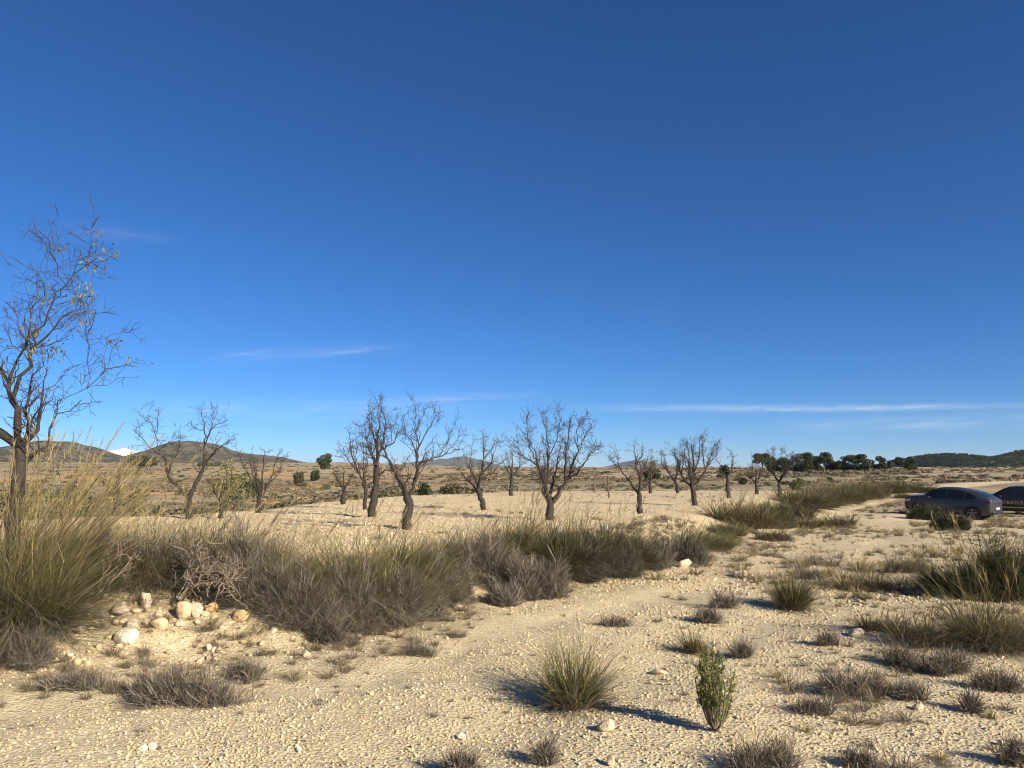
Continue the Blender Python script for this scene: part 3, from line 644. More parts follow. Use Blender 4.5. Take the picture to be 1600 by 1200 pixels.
    almond('broad almond tree with pale bare bark at its low fork and a wide vase crown', (858, 815), 20.3, [[(858, 800), (858, 782)], [(857, 786), (846, 768), (848, 742), (838, 722), (815, 708), (796, 698)], [(850, 772), (855, 740), (856, 700), (853, 660), (846, 630)], [(859, 784), (876, 770), (889, 745), (898, 718), (908, 690), (932, 652)], [(889, 745), (905, 735), (925, 705), (940, 688)], [(838, 722), (825, 690), (818, 660), (824, 628)], [(856, 705), (870, 680), (876, 648), (872, 628)], [(886, 750), (884, 715), (888, 680), (892, 645)], [(908, 690), (905, 660), (918, 640)], [(815, 708), (800, 685), (792, 678)]], .125, 1.3, 300, None, 22, 1.0, .8, 2, .065)
    almond('three-limbed almond tree right of the wooden stakes', (997, 804), 23.5, [[(997, 790), (996, 770)], [(995, 772), (982, 752), (968, 732), (945, 704)], [(996, 770), (1000, 748), (992, 722), (986, 686)], [(998, 768), (1010, 755), (1016, 740), (1030, 712)], [(992, 722), (1002, 705), (1003, 690)], [(968, 732), (962, 712), (962, 695)], [(1000, 745), (1010, 722), (1015, 705)]], .105, 1.1, 130, None, 23, 1.0, .7, 1, .06)
    almond('little almond tree partly hidden behind the three-limbed one', (1014, 769), 46, [[(1014, 758), (1014, 750)], [(1014, 750), (1006, 735), (1002, 715)], [(1014, 750), (1022, 735), (1028, 716)], [(1014, 750), (1014, 725), (1016, 706)]], .12, 1.2, 120, None, 24, 1.6, .8, 1, .12)
    almond('almond tree bending left behind the wide vase-shaped tree', (1057, 766), 47, [[(1056, 758), (1053, 752)], [(1053, 752), (1044, 740), (1038, 722), (1036, 704)], [(1053, 752), (1058, 735), (1060, 712)], [(1044, 740), (1030, 722), (1028, 700)]], .12, 1.2, 50, None, 25, 1.5, .8, 1)
    almond('evenly spread vase-shaped almond tree with a clean straight trunk', (1082, 793), 28.7, [[(1082, 780), (1079, 760)], [(1079, 762), (1067, 750), (1061, 737), (1058, 715), (1046, 690)], [(1079, 760), (1090, 752), (1102, 735), (1112, 718), (1126, 682)], [(1079, 762), (1083, 738), (1080, 710), (1075, 674)], [(1102, 735), (1100, 705), (1102, 672)], [(1061, 737), (1066, 712), (1066, 685)], [(1110, 722), (1124, 708), (1130, 690)], [(1083, 735), (1092, 705), (1090, 680)]], .125, 1.35, 130, None, 26, 1.1, .8, 2)
    almond('thin crooked almond tree with a few wispy limbs', (1137, 779), 37.5, [[(1134, 762), (1134, 745)], [(1134, 746), (1126, 738), (1117, 732)], [(1134, 745), (1142, 732), (1145, 712), (1140, 697)], [(1143, 730), (1148, 718)], [(1126, 738), (1124, 720)]], .12, .9, 30, None, 27, 1.4, .8, 0)
    almond('small almond tree before the pines, second from the end of the row', (1179, 771), 45, [[(1179, 762), (1178, 757)], [(1178, 758), (1170, 745), (1164, 736)], [(1178, 757), (1186, 742), (1190, 726)], [(1170, 745), (1172, 725), (1170, 708)], [(1186, 742), (1184, 720), (1192, 708)]], .13, 1.3, 40, None, 28, 1.5, .8, 1)
    almond('last almond tree of the row, before the pines, with a low wide fork', (1214, 769), 46, [[(1214, 760), (1214, 753)], [(1214, 754), (1206, 742), (1198, 730), (1194, 705)], [(1214, 753), (1221, 738), (1231, 724), (1236, 708)], [(1206, 742), (1208, 720), (1205, 698)], [(1221, 738), (1218, 715), (1220, 697)], [(1231, 724), (1228, 705)]], .15, 1.4, 50, None, 29, 1.5, .8, 1)
trees()
def stake(px, py, top, lean, label):
    p = spot(px, py); k = p[1] / FPX; H = (py - top) * k; r_ = nrs(); g = Geo(); n = 7
    t = np.linspace(0, 1, n)[:, None]; P = np.array([lean * k, .03, H]) * t + r_.normal(0, .018, (n, 3)); P[0] = (0, 0, -.15)
    tube(g, P, np.linspace(.055, .035, n) * (1 + .12 * r_.normal(size=n)), 7); tube(g, np.array([P[4], P[4] + [.09, .02, .10], P[4] + [.12, .03, .2]]), [.02, .014, .006], 5)
    o = g.obj('dead_tree_stake', M_POST, None, True, False); o.location = p; tag(o, label, 'stake', 'dead stakes in the field')
stake(952, 778, 745, -3, 'taller dark dead stake standing alone in the bare field')
stake(929, 770, 752, -1, 'shorter thin dead stake behind the taller one in the field')

# ---- bank vegetation
G_B = 'esparto grass clumps on the bank'
for a in (
    (36, 985, 765, 200, 'large esparto clump below the big almond tree with long pale plumes', .5, 40, 1.5, (.08, .0)),
    (85, 905, 800, 130, 'esparto clump behind the plumed one, beside the stone heap', .40, 6, 1.3, (.1, 0)),
    (215, 925, 812, 120, 'brownish esparto clump above the upright round stone', .25, 6, 1.5, (.1, 0)),
    (300, 912, 800, 140, 'esparto clump rising behind the bleached dead branches', .3, 14, 1.5, (.12, 0)),
    (130, 912, 806, 120, 'tangled brown esparto clump between the plumed clump and thin dead stems', .3, 6, 1.4, (.1, 0)),
    (255, 918, 798, 130, 'thin-stalked esparto clump directly behind the stone heap', .3, 12, 1.4, (.12, 0)),
    (375, 915, 800, 120, 'stalky esparto clump behind the tall grey shrub', .3, 14, 1.5, (.12, 0)),
    (745, 892, 815, 110, 'half-grey esparto clump above the cream rock', .35, 6, 1.4, (.1, 0)),
    (455, 945, 822, 150, 'wide drooping esparto clump next to the bleached dead bush', .42, 8, 1.4, (.05, 0)),
    (560, 955, 800, 220, 'broadest green-tan esparto clump in the middle of the bank', .5, 22, 1.4, (.06, 0)),
    (650, 900, 825, 110, 'esparto clump at the foot of the stout leaning almond tree', .55, 8, 1.3, (.1, 0)),
    (812, 882, 800, 115, 'esparto clump with tall straight straw stalks below the vase crown', .5, 24, 1.55, (.04, 0)),
    (885, 895, 792, 125, 'darkest esparto clump, in front of the pale-barked almond trunk', .5, 8, 1.3, (.04, 0)),
    (960, 885, 806, 130, 'esparto clump right of the darkest clump on the bank', .45, 12, 1.4, (.08, 0)),
    (1045, 868, 808, 140, 'greenest windblown esparto clump near the end of the bank', .68, 4, 1.2, (.25, 0)),
    (1108, 858, 818, 85, 'last small esparto clump where the bank meets the track', .6, 3, 1.2, (.2, 0)),
):
    esparto(*a[:5], green=min(a[5] + .14, .75), stalk=a[6], sh=a[7], lean=a[8], dark=.75 if 'darkest' in a[4] else 0)
for a in (
    (20, 1040, 975, 130, 'grey dead shrub at the foot of the plumed esparto'),
    (165, 922, 815, 130, 'grey-brown twiggy shrub standing over the stone heap'),
    (375, 925, 812, 130, 'tall grey shrub behind the bleached dead bush'),
    (255, 926, 835, 130, 'grey tangled shrub hanging over the upright egg-shaped stone'),
    (395, 948, 865, 100, 'grey shrub behind the separate yellow-tan stone'),
    (435, 965, 875, 100, 'grey shrub between the yellow-tan stone and the rough rock'),
    (540, 985, 880, 110, 'grey shrub draped in the middle below the broadest clump'),
    (620, 970, 880, 110, 'grey-brown shrub at the right end of the broadest clump'),
    (480, 985, 885, 130, 'grey shrub spilling down the bank above a rough pale rock'),
    (512, 1006, 955, 52, 'small dark round shrub at the foot of the bank on the track edge'),
    (585, 978, 885, 140, 'grey shrub hanging below the broadest esparto clump'),
    (655, 962, 905, 95, 'low olive-grey shrub beside the eroded gap in the bank'),
    (690, 945, 850, 100, 'brown-grey shrub left of the cream rocks in the gap'),
    (775, 922, 835, 110, 'brown-grey shrub above the small grey one right of the gap'),
    (735, 905, 828, 115, 'silver-grey shrub just right of the eroded gap'),
    (838, 935, 862, 105, 'rounded silver-grey shrub bulging onto the track'),
    (788, 945, 905, 60, 'small grey shrub left of the bulging rounded one'),
    (905, 908, 845, 95, 'grey shrub under the darkest esparto clump'),
    (965, 900, 845, 90, 'grey shrub between the dark clump and the green windblown one'),
    (1015, 888, 840, 85, 'silver-grey shrub below the greenest esparto clump'),
    (1072, 880, 838, 70, 'dark shrub at the right foot of the greenest esparto clump'),
):
    dk = 'dark' in a[4]; ol = 'olive' in a[4]
    shrub(*a, cols=((GREY * (.7 if dk else 1), .7), (OLD * (.7 if dk else 1), .3)) if not ol else ((np.array([.15, .14, .08]), .6), (GREY, .4)))
def straw_reeds(px, py, top, wpx, label):
    p, H, w = dims(px, py, top, wpx); r_ = nrs(); root = empty('dry_reed_clump', p); tag(root, label, 'grass clump')
    g = Geo(); blades(g, r_, 240, w, H * .95, .8, .55, ((STRAW * 1.05, .3), (OLD * 1.1, .3), (GREEN * 1.15, .4)), .0036, (.24, 0), 5, (0, 0, 0), .35); g.obj('blades', M_BLADE, root)
    g = Geo(); stalks(g, r_, 60, w * .8, H * 1.15, (.5, 0), .3, True, STRAW * 1.1, .0042); tag(g.obj('seed_stalks', M_BLADE, root), kind='stuff')
straw_reeds(38, 955, 700, 130, 'tall pale dry reeds leaning over and hiding the foot of the big almond trunk')
straw_reeds(5, 930, 715, 90, 'tall pale dry reeds at the very edge behind the plumed esparto')
# bushes of the second bank, towards the cars
G2 = 'bushes along the far end of the track'
for a in (
    (1158, 826, 768, 105, 'pale tan feathery grass mass at the bend of the track', .12, 20),
    (1208, 846, 822, 62, 'low brown tussock in front of the dark round-topped bush', .15, 4),
    (1258, 796, 752, 80, 'olive bush in the row behind the bend, nearest the last almond tree', .35, 8),
    (1300, 786, 742, 70, 'tall brown-tipped bush in the middle of the far row', .3, 10),
    (1345, 778, 741, 62, 'feathery tan bush following the tall brown-tipped one', .2, 10),
    (1394, 771, 745, 52, 'round olive bush on its own towards the grey car', .45, 3),
    (1428, 769, 750, 60, 'low wide bush just above the bonnet of the grey car', .4, 4),
    (1188, 814, 778, 60, 'grey-olive bush squeezed between the tan mass and the dark round-topped bush', .4, 6),
    (1236, 812, 770, 66, 'brown bush filling the gap after the dark round-topped bush', .35, 6),
    (1280, 794, 752, 66, 'grey-brown bush in front of the tall brown-tipped one', .3, 6),
    (1325, 785, 750, 60, 'low olive bush between the tall brown-tipped and feathery ones', .4, 6),
    (1370, 777, 752, 50, 'dull bush filling the row before the round olive one', .4, 4),
    (1135, 838, 812, 60, 'trailing tussock linking the bank to the tan feathery mass', .3, 4),
    (1252, 826, 806, 44, 'small grey tussock on the slope below the brown bush', .25, 3),
    (1300, 823, 799, 92, 'low wide tussock in the open gravel before the grey car', .25, 6),
    (1410, 778, 768, 30, 'tiny olive bush by the nose of the grey car', .4, 0),
):
    esparto(*a[:5], green=min(a[5] + .15, .7), stalk=a[6], sh=1.1, lean=(.05, 0), group=G2, name='bush' if 'bush' in a[4] else 'grass_tussock', cat='bush' if 'bush' in a[4] else 'tussock', dark=0 if ' tan ' in a[4] else .25, dens=1.1)
DK = ((np.array([.062, .060, .030]), .7), (np.array([.085, .070, .042]), .3))
shrub(1452, 812, 788, 66, 'dark brown broom-like bush in front of the front wheel of the grey car', DK, 1.6, G2, 'bush', .8, 'bush')
shrub(1484, 829, 799, 58, 'dense dark rounded bush in front of the sill of the grey car', DK, 1.8, G2, 'bush', .8, 'bush')
shrub(1212, 826, 780, 62, 'dark round-topped bush nestled in the tan feathery grass', DK, 1.5, G2, 'bush', .8, 'bush')
shrub(1572, 938, 822, 160, 'tall dark thicket behind the clump with nodding plumes', ((np.array([.075, .082, .030]), .7), (np.array([.085, .070, .042]), .3)), 1.5, 'plants at the edge of the track', 'bush', .8, 'bush')
# right-hand edge
G3 = 'plants at the edge of the track'
esparto(1565, 1010, 905, 170, 'big green-tan esparto clump with nodding plumes, cut by the picture edge', .6, 14, 1.9, (-.05, 0), 1.3, G3, slean=(-.25, 0))
esparto(1490, 925, 872, 110, 'dark low esparto beside the tall dark thicket', .4, 10, 1.3, (-.15, 0), 1.1, G3, dark=.4)
esparto(1350, 920, 868, 105, 'thin patch of standing tan grass in mid track', .15, 26, 1.0, (0, 0), .55, G3, skirt=False, name='grass_tussock', cat='tussock')
esparto(1420, 892, 862, 80, 'grey-brown low tussock behind the standing tan grass', .2, 6, 1.1, (0, 0), .8, G3, name='grass_tussock', cat='tussock')
esparto(1440, 1008, 945, 90, 'loose tan grass with thin upright stems before the plumed clump', .2, 22, 1.1, (0, 0), .4, G3, skirt=False, name='grass_tussock', cat='tussock')
esparto(1375, 985, 950, 70, 'short grey-tan tussock left of the loose tan grass', .2, 8, 1.1, (0, 0), .5, G3, name='grass_tussock', cat='tussock')
# tufts standing on the track
G4 = 'grass tufts on the track'
esparto(897, 1098, 998, 84, 'lone spiky green esparto tuft in the middle of the track', .72, 6, 1.0, (-.02, 0), 1.16, G4, thin=.55)
esparto(1238, 948, 896, 56, 'small round green esparto tuft farther up the track', .65, 4, 1.1, (0, 0), 1.2, G4)
esparto(1085, 1014, 974, 30, 'little upright green tuft between the spiky tuft and the round one', .6, 3, 1.2, (0, 0), 1.0, G4, skirt=False)
for a in ((1108, 972, 940, 50, 'grey dry tuft on the gravel below the greenest bank clump'), (1132, 950, 918, 46, 'straggly tan-grey tuft just beyond the grey dry one'),
          (1160, 1027, 996, 42, 'pair-shaped grey tuft beside the upright green shrub'), (655, 1020, 1002, 54, 'flat grey tuft near the foot of the bank'),
          (962, 978, 965, 62, 'flattened dark tuft lying on the bare gravel'), (1335, 1085, 1042, 120, 'wide low grey-brown shrublet in the stony ground'),
          (1272, 1114, 1092, 76, 'sprawling thin shrublet below the wide grey-brown one'), (1405, 1040, 1000, 60, 'brown dry tuft in the litter before the plumed clump'),
          (1517, 1112, 1082, 36, 'small upright brown tuft low in the stony ground'), (1195, 1208, 1150, 130, 'grey tangled shrub at the bottom of the view beside the green shrub'),
          (720, 1205, 1166, 58, 'thin grey tuft at the very bottom in mid track'), (852, 1192, 1158, 36, 'small dark dried sprig at the bottom right of the thin tuft'),
          (300, 1092, 1030, 190, 'long low grey shrub in front of the stone heap'), (238, 1088, 1032, 76, 'small grey shrub at the near end of the long low one'),
          (120, 1075, 1046, 105, 'flat grey brushwood patch under the grey dead shrub'), (385, 1060, 1025, 70, 'sparse grey twigs at the far end of the long low shrub'),
          (1480, 1052, 1010, 95, 'loose grey shrublet at the foot of the plumed clump'), (1562, 1080, 1044, 84, 'grey dry shrublet directly below the plumed clump'), (1425, 1092, 1062, 62, 'small grey shrublet beside the brown dry tuft'), (1292, 1008, 988, 44, 'tiny grey tuft left of the pale angular stone'), (1270, 905, 888, 46, 'flat brown tuft between the round green tuft and standing tan grass'),
          (1590, 1195, 1150, 60, 'grey-brown tuft in the bottom corner of the stony ground'), (1345, 1200, 1175, 55, 'flat dark tuft among the loose stones at the bottom')):
    shrub(*a, group='dry shrublets on the track', name='dry_tuft' if 'tuft' in a[4] or 'sprig' in a[4] else 'dry_shrub', dens=.42, cat='tuft' if 'tuft' in a[4] or 'sprig' in a[4] else 'shrub')

# upright green shrub
def green_shrub():
    p, H, w = dims(1118, 1142, 1022, 84); r_ = nrs(); root = empty('green_shrub', p)
    tag(root, 'upright bright green leafy shrub standing alone on the stony ground', 'shrub')
    gs, gl = Geo(), Geo(); cc = ((np.array([.15, .18, .045]), .7), (np.array([.21, .22, .06]), .3))
    for k in range(20):
        a = r_.uniform(0, 6.28); rad = w * r_.uniform(.1, .95); h = H * (1.02 - .5 * (rad / w) ** 1.5) * r_.uniform(.75, 1.05)
        end = np.array([rad * math.cos(a) - .1 * w, rad * math.sin(a), h]); t = np.linspace(0, 1, 7)[:, None]
        P = np.concatenate([end[:2] * np.sqrt(t), end[2] * t], 1) + r_.normal(0, .008, (7, 3)) * t
        tube(gs, P, np.linspace(.006, .002, 7), 4, np.array([.16, .12, .08]))
        for c in range(13):
            u = r_.uniform(.3, 1); i = min(int(u * 6), 5); A = P[i] + (P[i + 1] - P[i]) * (u * 6 - i); d = unit(r_.normal(0, .5, 3) + [0, 0, .8]); q = A + d * r_.uniform(.03, .08)
            tube(gs, np.array([A, q]), [.002, .0012], 3, np.array([.15, .14, .06]))
            m = 18; B = A + (q - A) * r_.uniform(0, 1.1, (m, 1)); leafset(gl, r_, B, .020, cc, -.4)
    gs.obj('stems', M_TWIG, root); gl.obj('leaves', M_BUSH, root)
green_shrub()

# bleached dead bush and the dead stems over the stone heap
def dead_bush(px, py, items, label, r0, seed):
    p = spot(px, py); k = p[1] / FPX; r_ = np.random.RandomState(seed); root = empty('dead_bush', p); tag(root, label, 'dead bush', 'bleached dead bushes on the bank')
    for l in items:
        g = Geo(); L = [np.array([(q[0] - px) * k, -.10 - .05 * i + r_.normal(0, .06), max((py - q[1]) * k, .01)]) for i, q in enumerate(l)]
        P = resample(L, .05); n = len(P); P += r_.normal(0, .009, (n, 3)); tube(g, P, np.linspace(r0 * r_.uniform(.7, 1.1), .004, n), 6)
        for c in range(5):
            i = r_.randint(n // 3, n); d = unit(r_.normal(0, .7, 3) + np.array([.1, -.1, .35]))
            q = wobble(r_, P[i], P[i] + d * r_.uniform(.08, .26), 5, .09); tube(g, q, np.linspace(.0065, .0025, 5), 4)
            for e in range(2): j = r_.randint(2, 5); tube(g, wobble(r_, q[j], q[j] + unit(r_.normal(0, .7, 3) + [0, 0, .3]) * r_.uniform(.05, .13), 3, .08), [.0035, .003, .0018], 3)
        g.obj('branch', M_DEAD, root, True)
rb = np.random.RandomState(4)
fan = [[(290 + rb.uniform(-6, 8), 932), (308 + rb.uniform(-6, 8), 914 + rb.uniform(-8, 6)), (332 + rb.uniform(-8, 8), 900 + rb.uniform(-10, 12)), (356 + rb.uniform(-8, 10), 897 + rb.uniform(-14, 18)), (372 + rb.uniform(-10, 35), 905 + rb.uniform(-22, 28))] for k in range(13)]
dead_bush(290, 935, fan + [[(292, 930), (306, 902), (320, 884), (318, 862), (336, 846)], [(292, 928), (300, 895), (300, 868), (288, 852)], [(320, 885), (326, 865), (322, 846)]], 'bleached dead bush with thick pale branches sprawling over the bank', .012, 51)
dead_bush(162, 940, [[(162, 938), (172, 910), (185, 885), (205, 865), (212, 845)], [(164, 936), (178, 905), (178, 885), (168, 870)], [(170, 930), (185, 915), (198, 900), (215, 872)]], 'thin bleached dead stems rising from the stone heap', .011, 52)

# ------------------------------------------------------------------ stones
def stone(px, py, wpx, hpx, label, tint=(1, 1, 1), group='stones heaped on the bank', sink=.2):
    p = spot(px, py); k = p[1] / FPX; r_ = nrs(); g = Geo(); w, h = wpx * k * .5, hpx * k * .5
    blob(g, r_, (0, 0, 0), 1.0, 15, 3, tint, 1.0, (.5, .9), .012); V = g.V[0]; V = V / np.abs(V).max(0) * np.array([w, w * r_.uniform(.75, .95), h]); g.V[0] = V + [0, 0, h * (1 - sink * 2)]
    o = g.obj('stone', M_STONE, None, False); o.location = p; o.rotation_euler = (0, 0, r_.uniform(-.4, .4)); tag(o, label, 'stone', group)
Y_, W_, G_ = (1.02, .94, .80), (1.25, 1.28, 1.32), (.95, .93, .92)
for a in ((130, 941, 30, 17, 'flat tan stone topmost at the esparto end of the heap', Y_), (133, 957, 24, 17, 'small pale stone directly below the flat tan one', (1.1, 1.1, 1.05)),
          (161, 966, 26, 14, 'low pale stone with a dark root under it', (1, 1, 1)), (190, 961, 32, 25, 'round buff stone below the thin dead stems', G_),
          (226, 955, 20, 32, 'upright egg-shaped stone leaning under the esparto', G_), (213, 962, 18, 9, 'thin slab beside the upright egg-shaped stone', (1, 1, 1)),
          (209, 983, 25, 23, 'grey-buff stone right behind the big white one', (1.02, 1, .98)), (228, 978, 16, 13, 'small block between two larger stones in the front row', Y_),
          (250, 985, 30, 23, 'large tan boulder in the middle of the front row', Y_), (247, 966, 19, 17, 'squarish tan stone stacked behind the large boulder', Y_),
          (198, 1004, 40, 28, 'big white stone lying lowest in front of the heap', W_), (286, 966, 24, 32, 'tall orange-tan stone leaning under the bleached bush', Y_),
          (307, 966, 19, 26, 'narrow grey stone next to the tall leaning one', G_), (330, 957, 20, 18, 'orange-yellow stone at the bush end of the heap', (1.1, .88, .58)),
          (320, 969, 16, 10, 'small flat yellow stone below the orange one', Y_), (281, 977, 16, 11, 'small pale stone at the base of the tall leaning one', (1, 1, 1)),
          (375, 971, 27, 21, 'separate yellow-tan stone away from the heap', (1.12, .95, .68)), (466, 978, 32, 26, 'rough pale rock at the bottom of the eroded bank', (1.1, 1.05, .98))):
    stone(*a)
for a in ((478, 1026, 15, 12, 'small yellow stone on the track edge below the rough rock', Y_), (1338, 993, 22, 16, 'pale angular stone among the grass of the stony ground', (1.1, 1.08, 1.05)),
          (1030, 1047, 26, 9, 'flat yellow stone between the spiky tuft and green shrub', Y_), (948, 1140, 28, 20, 'embedded cream rock in front of the spiky tuft', (1.05, .98, .82)),
          (1332, 1178, 19, 13, 'rounded grey stone near the bottom of the stony ground', G_), (1564, 1165, 13, 12, 'small white round stone near the bottom corner', W_),
          (722, 1146, 16, 12, 'white pebble alone in the lower track', W_), (222, 1172, 18, 12, 'white flat pebble, one of two in the near gravel', W_), (238, 1170, 15, 13, 'white rounder pebble beside the flat one', W_),
          (955, 1195, 15, 18, 'tan pebble standing at the bottom edge of the track', Y_), (376, 1083, 16, 10, 'cream stone at the end of the long grey shrub', (1.1, 1.05, .95)),
          (1290, 1085, 16, 16, 'pale pebble left of the wide grey shrublet', (1.1, 1.05, .95)), (1435, 1108, 16, 11, 'pale pebble between the shrublet and brown tuft', (1.1, 1.05, .95)),
          (1158, 900, 26, 16, 'pale rock beside the dark shrub at the bank end', (.95, .9, .85)), (1070, 887, 24, 16, 'pale rock half under the greenest esparto clump', (1, .95, .9)), (735, 935, 26, 20, 'cream rock exposed in the eroded gap of the bank', (1.1, 1, .85)), (715, 950, 20, 14, 'lower cream rock in the eroded gap', (1.05, 1, .85))):
    stone(*a, group='single stones on the track')

# ------------------------------------------------------------------ low litter, small dry plants: nobody could count them
def litter():
    protos = []
    for k in range(6):
        g = Geo(); r_ = nrs(); sp = (1.1, 1.3, .6, 1.2, .9, .4)[k]
        blades(g, r_, 120, .3, 1.0, sp, .7, ((OLD, .5), (GREY, .3), (STRAW, .2)) if k != 2 else ((STRAW, .6), (GREEN, .4)), .011, (0, 0), 3, (0, 0, 0), .3); protos.append(g.mesh('dry_plant', M_TWIG))
    for k in range(3):                     # fallen twigs
        g = Geo(); r_ = nrs()
        for e in range(4): A = r_.normal(0, .4, 3) * [1, 1, .05]; tube(g, wobble(r_, A, A + r_.normal(0, .6, 3) * [1, 1, .12], 4, .08), [.018, .016, .012, .006], 3, OLD * .7)
        protos.append(g.mesh('fallen_twig', M_TWIG))
    c = proto_collection('litter_shapes', protos); r_ = np.random.RandomState(77); P, S, I = [], [], []
    def put(n, d0, d1, a0, a1, s0, s1, keep, ids):
        d = np.sqrt(r_.uniform(d0 ** 2, d1 ** 2, n)); a = r_.uniform(R(a0), R(a1), n); x, y = d * np.sin(a), d * np.cos(a); k = keep(x, y); x, y = x[k], y[k]
        P.append(np.stack([x, y, terrain(x, y)], -1)); S.append(r_.uniform(s0, s1, len(x))); I.append(r_.choice(ids, len(x)))
    F = lambda x, y: sdist(FOOT, x, y)
    rightish = lambda x, y: smooth((x - .6 - .10 * y + fbm(x / 1.5, y / 1.5, 51, 3) * 2.2) / 2.0)
    put(6500, 3.3, 30, -20, 46, .03, .11, lambda x, y: (F(x, y) < 0) & (rightish(x, y) * .8 > r_.uniform(0, 1, len(x))) & (fbm(x / .7, y / .7, 91, 3) > .0), [0, 1, 3, 4, 2, 5])
    put(800, 3.3, 12, -10, 46, .08, .19, lambda x, y: (F(x, y) < -.5) & (rightish(x, y) > .6) & (fbm(x / 1.1, y / 1.1, 95, 2) > .16), [0, 1, 2, 3, 5])
    put(450, 3.3, 14, -46, 46, .02, .06, lambda x, y: F(x, y) < 0, [0, 1, 4])
    put(4200, 4, 22, -46, 46, .08, .22, lambda x, y: (F(x, y) > -.15) & (F(x, y) < 2.6), [0, 1, 3, 4, 6, 7, 8])
    put(1500, 10, 45, -44, 30, .05, .18, lambda x, y: (F(x, y) > 2) & (sdist(EDGE, x, y) < 0) & (fbm(x / 3, y / 1.2, 97, 2) > .15), [0, 1, 2, 3])
    put(2600, 5, 12, -46, 10, .04, .13, lambda x, y: (F(x, y) > -1.0) & (F(x, y) < .9) & (x < -.4), [0, 1, 3, 4, 6, 7, 8])
    put(700, 3.5, 14, -46, 46, .06, .16, lambda x, y: F(x, y) < .2, [6, 7, 8])
    put(6500, 12, 60, 2, 46, .07, .30, lambda x, y: (F(x, y) < 0) & (fbm(x / 4, y / 4, 93, 3) + r_.uniform(-.3, .3, len(x)) > .02), [0, 1, 2, 3])
    P, S, I = np.concatenate(P), np.concatenate(S), np.concatenate(I); n = len(P)
    scatter('dry_weeds', 'tiny dry weeds and fallen twigs littering the ground', c, P, S[:, None] * r_.uniform(.8, 1.2, (n, 3)), np.stack([np.zeros(n), np.zeros(n), r_.uniform(0, 6.28, n)], -1), I)
litter()

# ------------------------------------------------------------------ valley scrub, bushes, pines
def leaf_ball(g, rs, n, c, rx, ry, rz, size, C, up=0.0):
    u = unit(rs.normal(size=(n, 3))); r = rs.uniform(.35, 1, n)[:, None] ** .5; P = np.asarray(c) + u * r * np.array([rx, ry, rz])
    a = unit(rs.normal(size=(n, 3)) + u * .6); b = unit(np.cross(a, rs.normal(size=(n, 3)))); d = np.cross(a, b); s = size * rs.uniform(.6, 1.3, (n, 1))
    V = np.stack([P - b * s - d * s * .6, P + b * s - d * s * .6, P + b * s * .6 + d * s, P - b * s * .7 + d * s * .8], 1).reshape(-1, 3)
    g.add(V, np.arange(4 * n).reshape(-1, 4), None, np.repeat(np.asarray(C) * rs.uniform(.6, 1.4, (n, 1)), 4, 0))
def scrub():
    protos = []
    for k in range(6):
        g = Geo(); r_ = nrs(); C = [np.array([.20, .165, .11]), np.array([.14, .125, .075]), np.array([.26, .21, .13]), np.array([.105, .11, .05]), np.array([.30, .24, .145]), np.array([.22, .18, .12])][k]
        for e in range(3): leaf_ball(g, r_, 45, (r_.normal(0, .5), r_.normal(0, .5), .3), .55, .55, .42, .13, C)
        protos.append(g.mesh('scrub_shape', M_BUSH))
    c = proto_collection('scrub_shapes', protos); r_ = np.random.RandomState(88)
    n = 17000; d = np.exp(r_.uniform(math.log(24), math.log(700), n)); a = r_.uniform(R(-48), R(48), n); x, y = d * np.sin(a), d * np.cos(a)
    s, t = sdist(FOOT, x, y), sdist(EDGE, x, y)
    k = (((t > 1.5) & (s > 0)) | ((s < -6) & (d > 60))) & (fbm(x / 25, y / 9, 99, 3) + r_.uniform(-.4, .4, n) > .14)
    x, y, d = x[k], y[k], d[k]; n = len(x); sc = r_.uniform(.2, .62, n) * np.clip(d / 90, .75, 1.7)
    m = 2600; dd = np.exp(r_.uniform(math.log(27), math.log(150), m)); aa = r_.uniform(R(-46), R(-7), m); x2, y2 = dd * np.sin(aa), dd * np.cos(aa); kk = (sdist(EDGE, x2, y2) > 1.5) & (fbm(x2 / 18, y2 / 7, 77, 2) > -.05); x = np.r_[x, x2[kk]]; y = np.r_[y, y2[kk]]; sc = np.r_[sc, r_.uniform(.25, .85, kk.sum())]
    m = 650; u = r_.uniform(1120, 1445, m); dd = r_.uniform(165, 218, m); x2 = (u - 800) / FPX * dd; x = np.r_[x, x2]; y = np.r_[y, dd]; sc = np.r_[sc, r_.uniform(.4, 1.3, m)]; n = len(x)
    scatter('low_scrub', 'brown low scrub covering the valley and far slopes', c, np.stack([x, y, terrain(x, y, False) - .05], -1), sc[:, None] * r_.uniform(.7, 1.3, (n, 3)) * np.array([1.2, 1.2, .8]), np.stack([np.zeros(n), np.zeros(n), r_.uniform(0, 6.28, n)], -1), r_.randint(0, 6, n))
scrub()
def bush(px, py, top, wpx, D, label, C, n=700, name='bush', group='bushes beyond the field'):
    x = (px - 800) / FPX * D; z = CAM_H + (HOR - py) / FPX * D; z0 = tz(x, D); k = D / FPX; r_ = nrs(); H = (py - top) * k; w = wpx * k * .5
    root = empty(name, (x, D, z0)); tag(root, label, 'bush', group); g = Geo(); H = max(H + (z - z0), H * .8)
    for e in range(7): leaf_ball(g, r_, n // 7, (r_.uniform(-.55, .55) * w, r_.uniform(-.4, .4) * w, H * r_.uniform(.32, .6)), w * .5, w * .45, H * r_.uniform(.32, .45), max(.05, k * 1.5), C)
    g.obj('foliage', M_BUSH, root); g = Geo(); stems(g, r_, 8, w * .5, w * .4, H * .6, OLD * .6, .03); g.obj('stems', M_TWIG, root)
DG, OG, GG = np.array([.045, .060, .022]), np.array([.11, .10, .05]), np.array([.085, .095, .04])
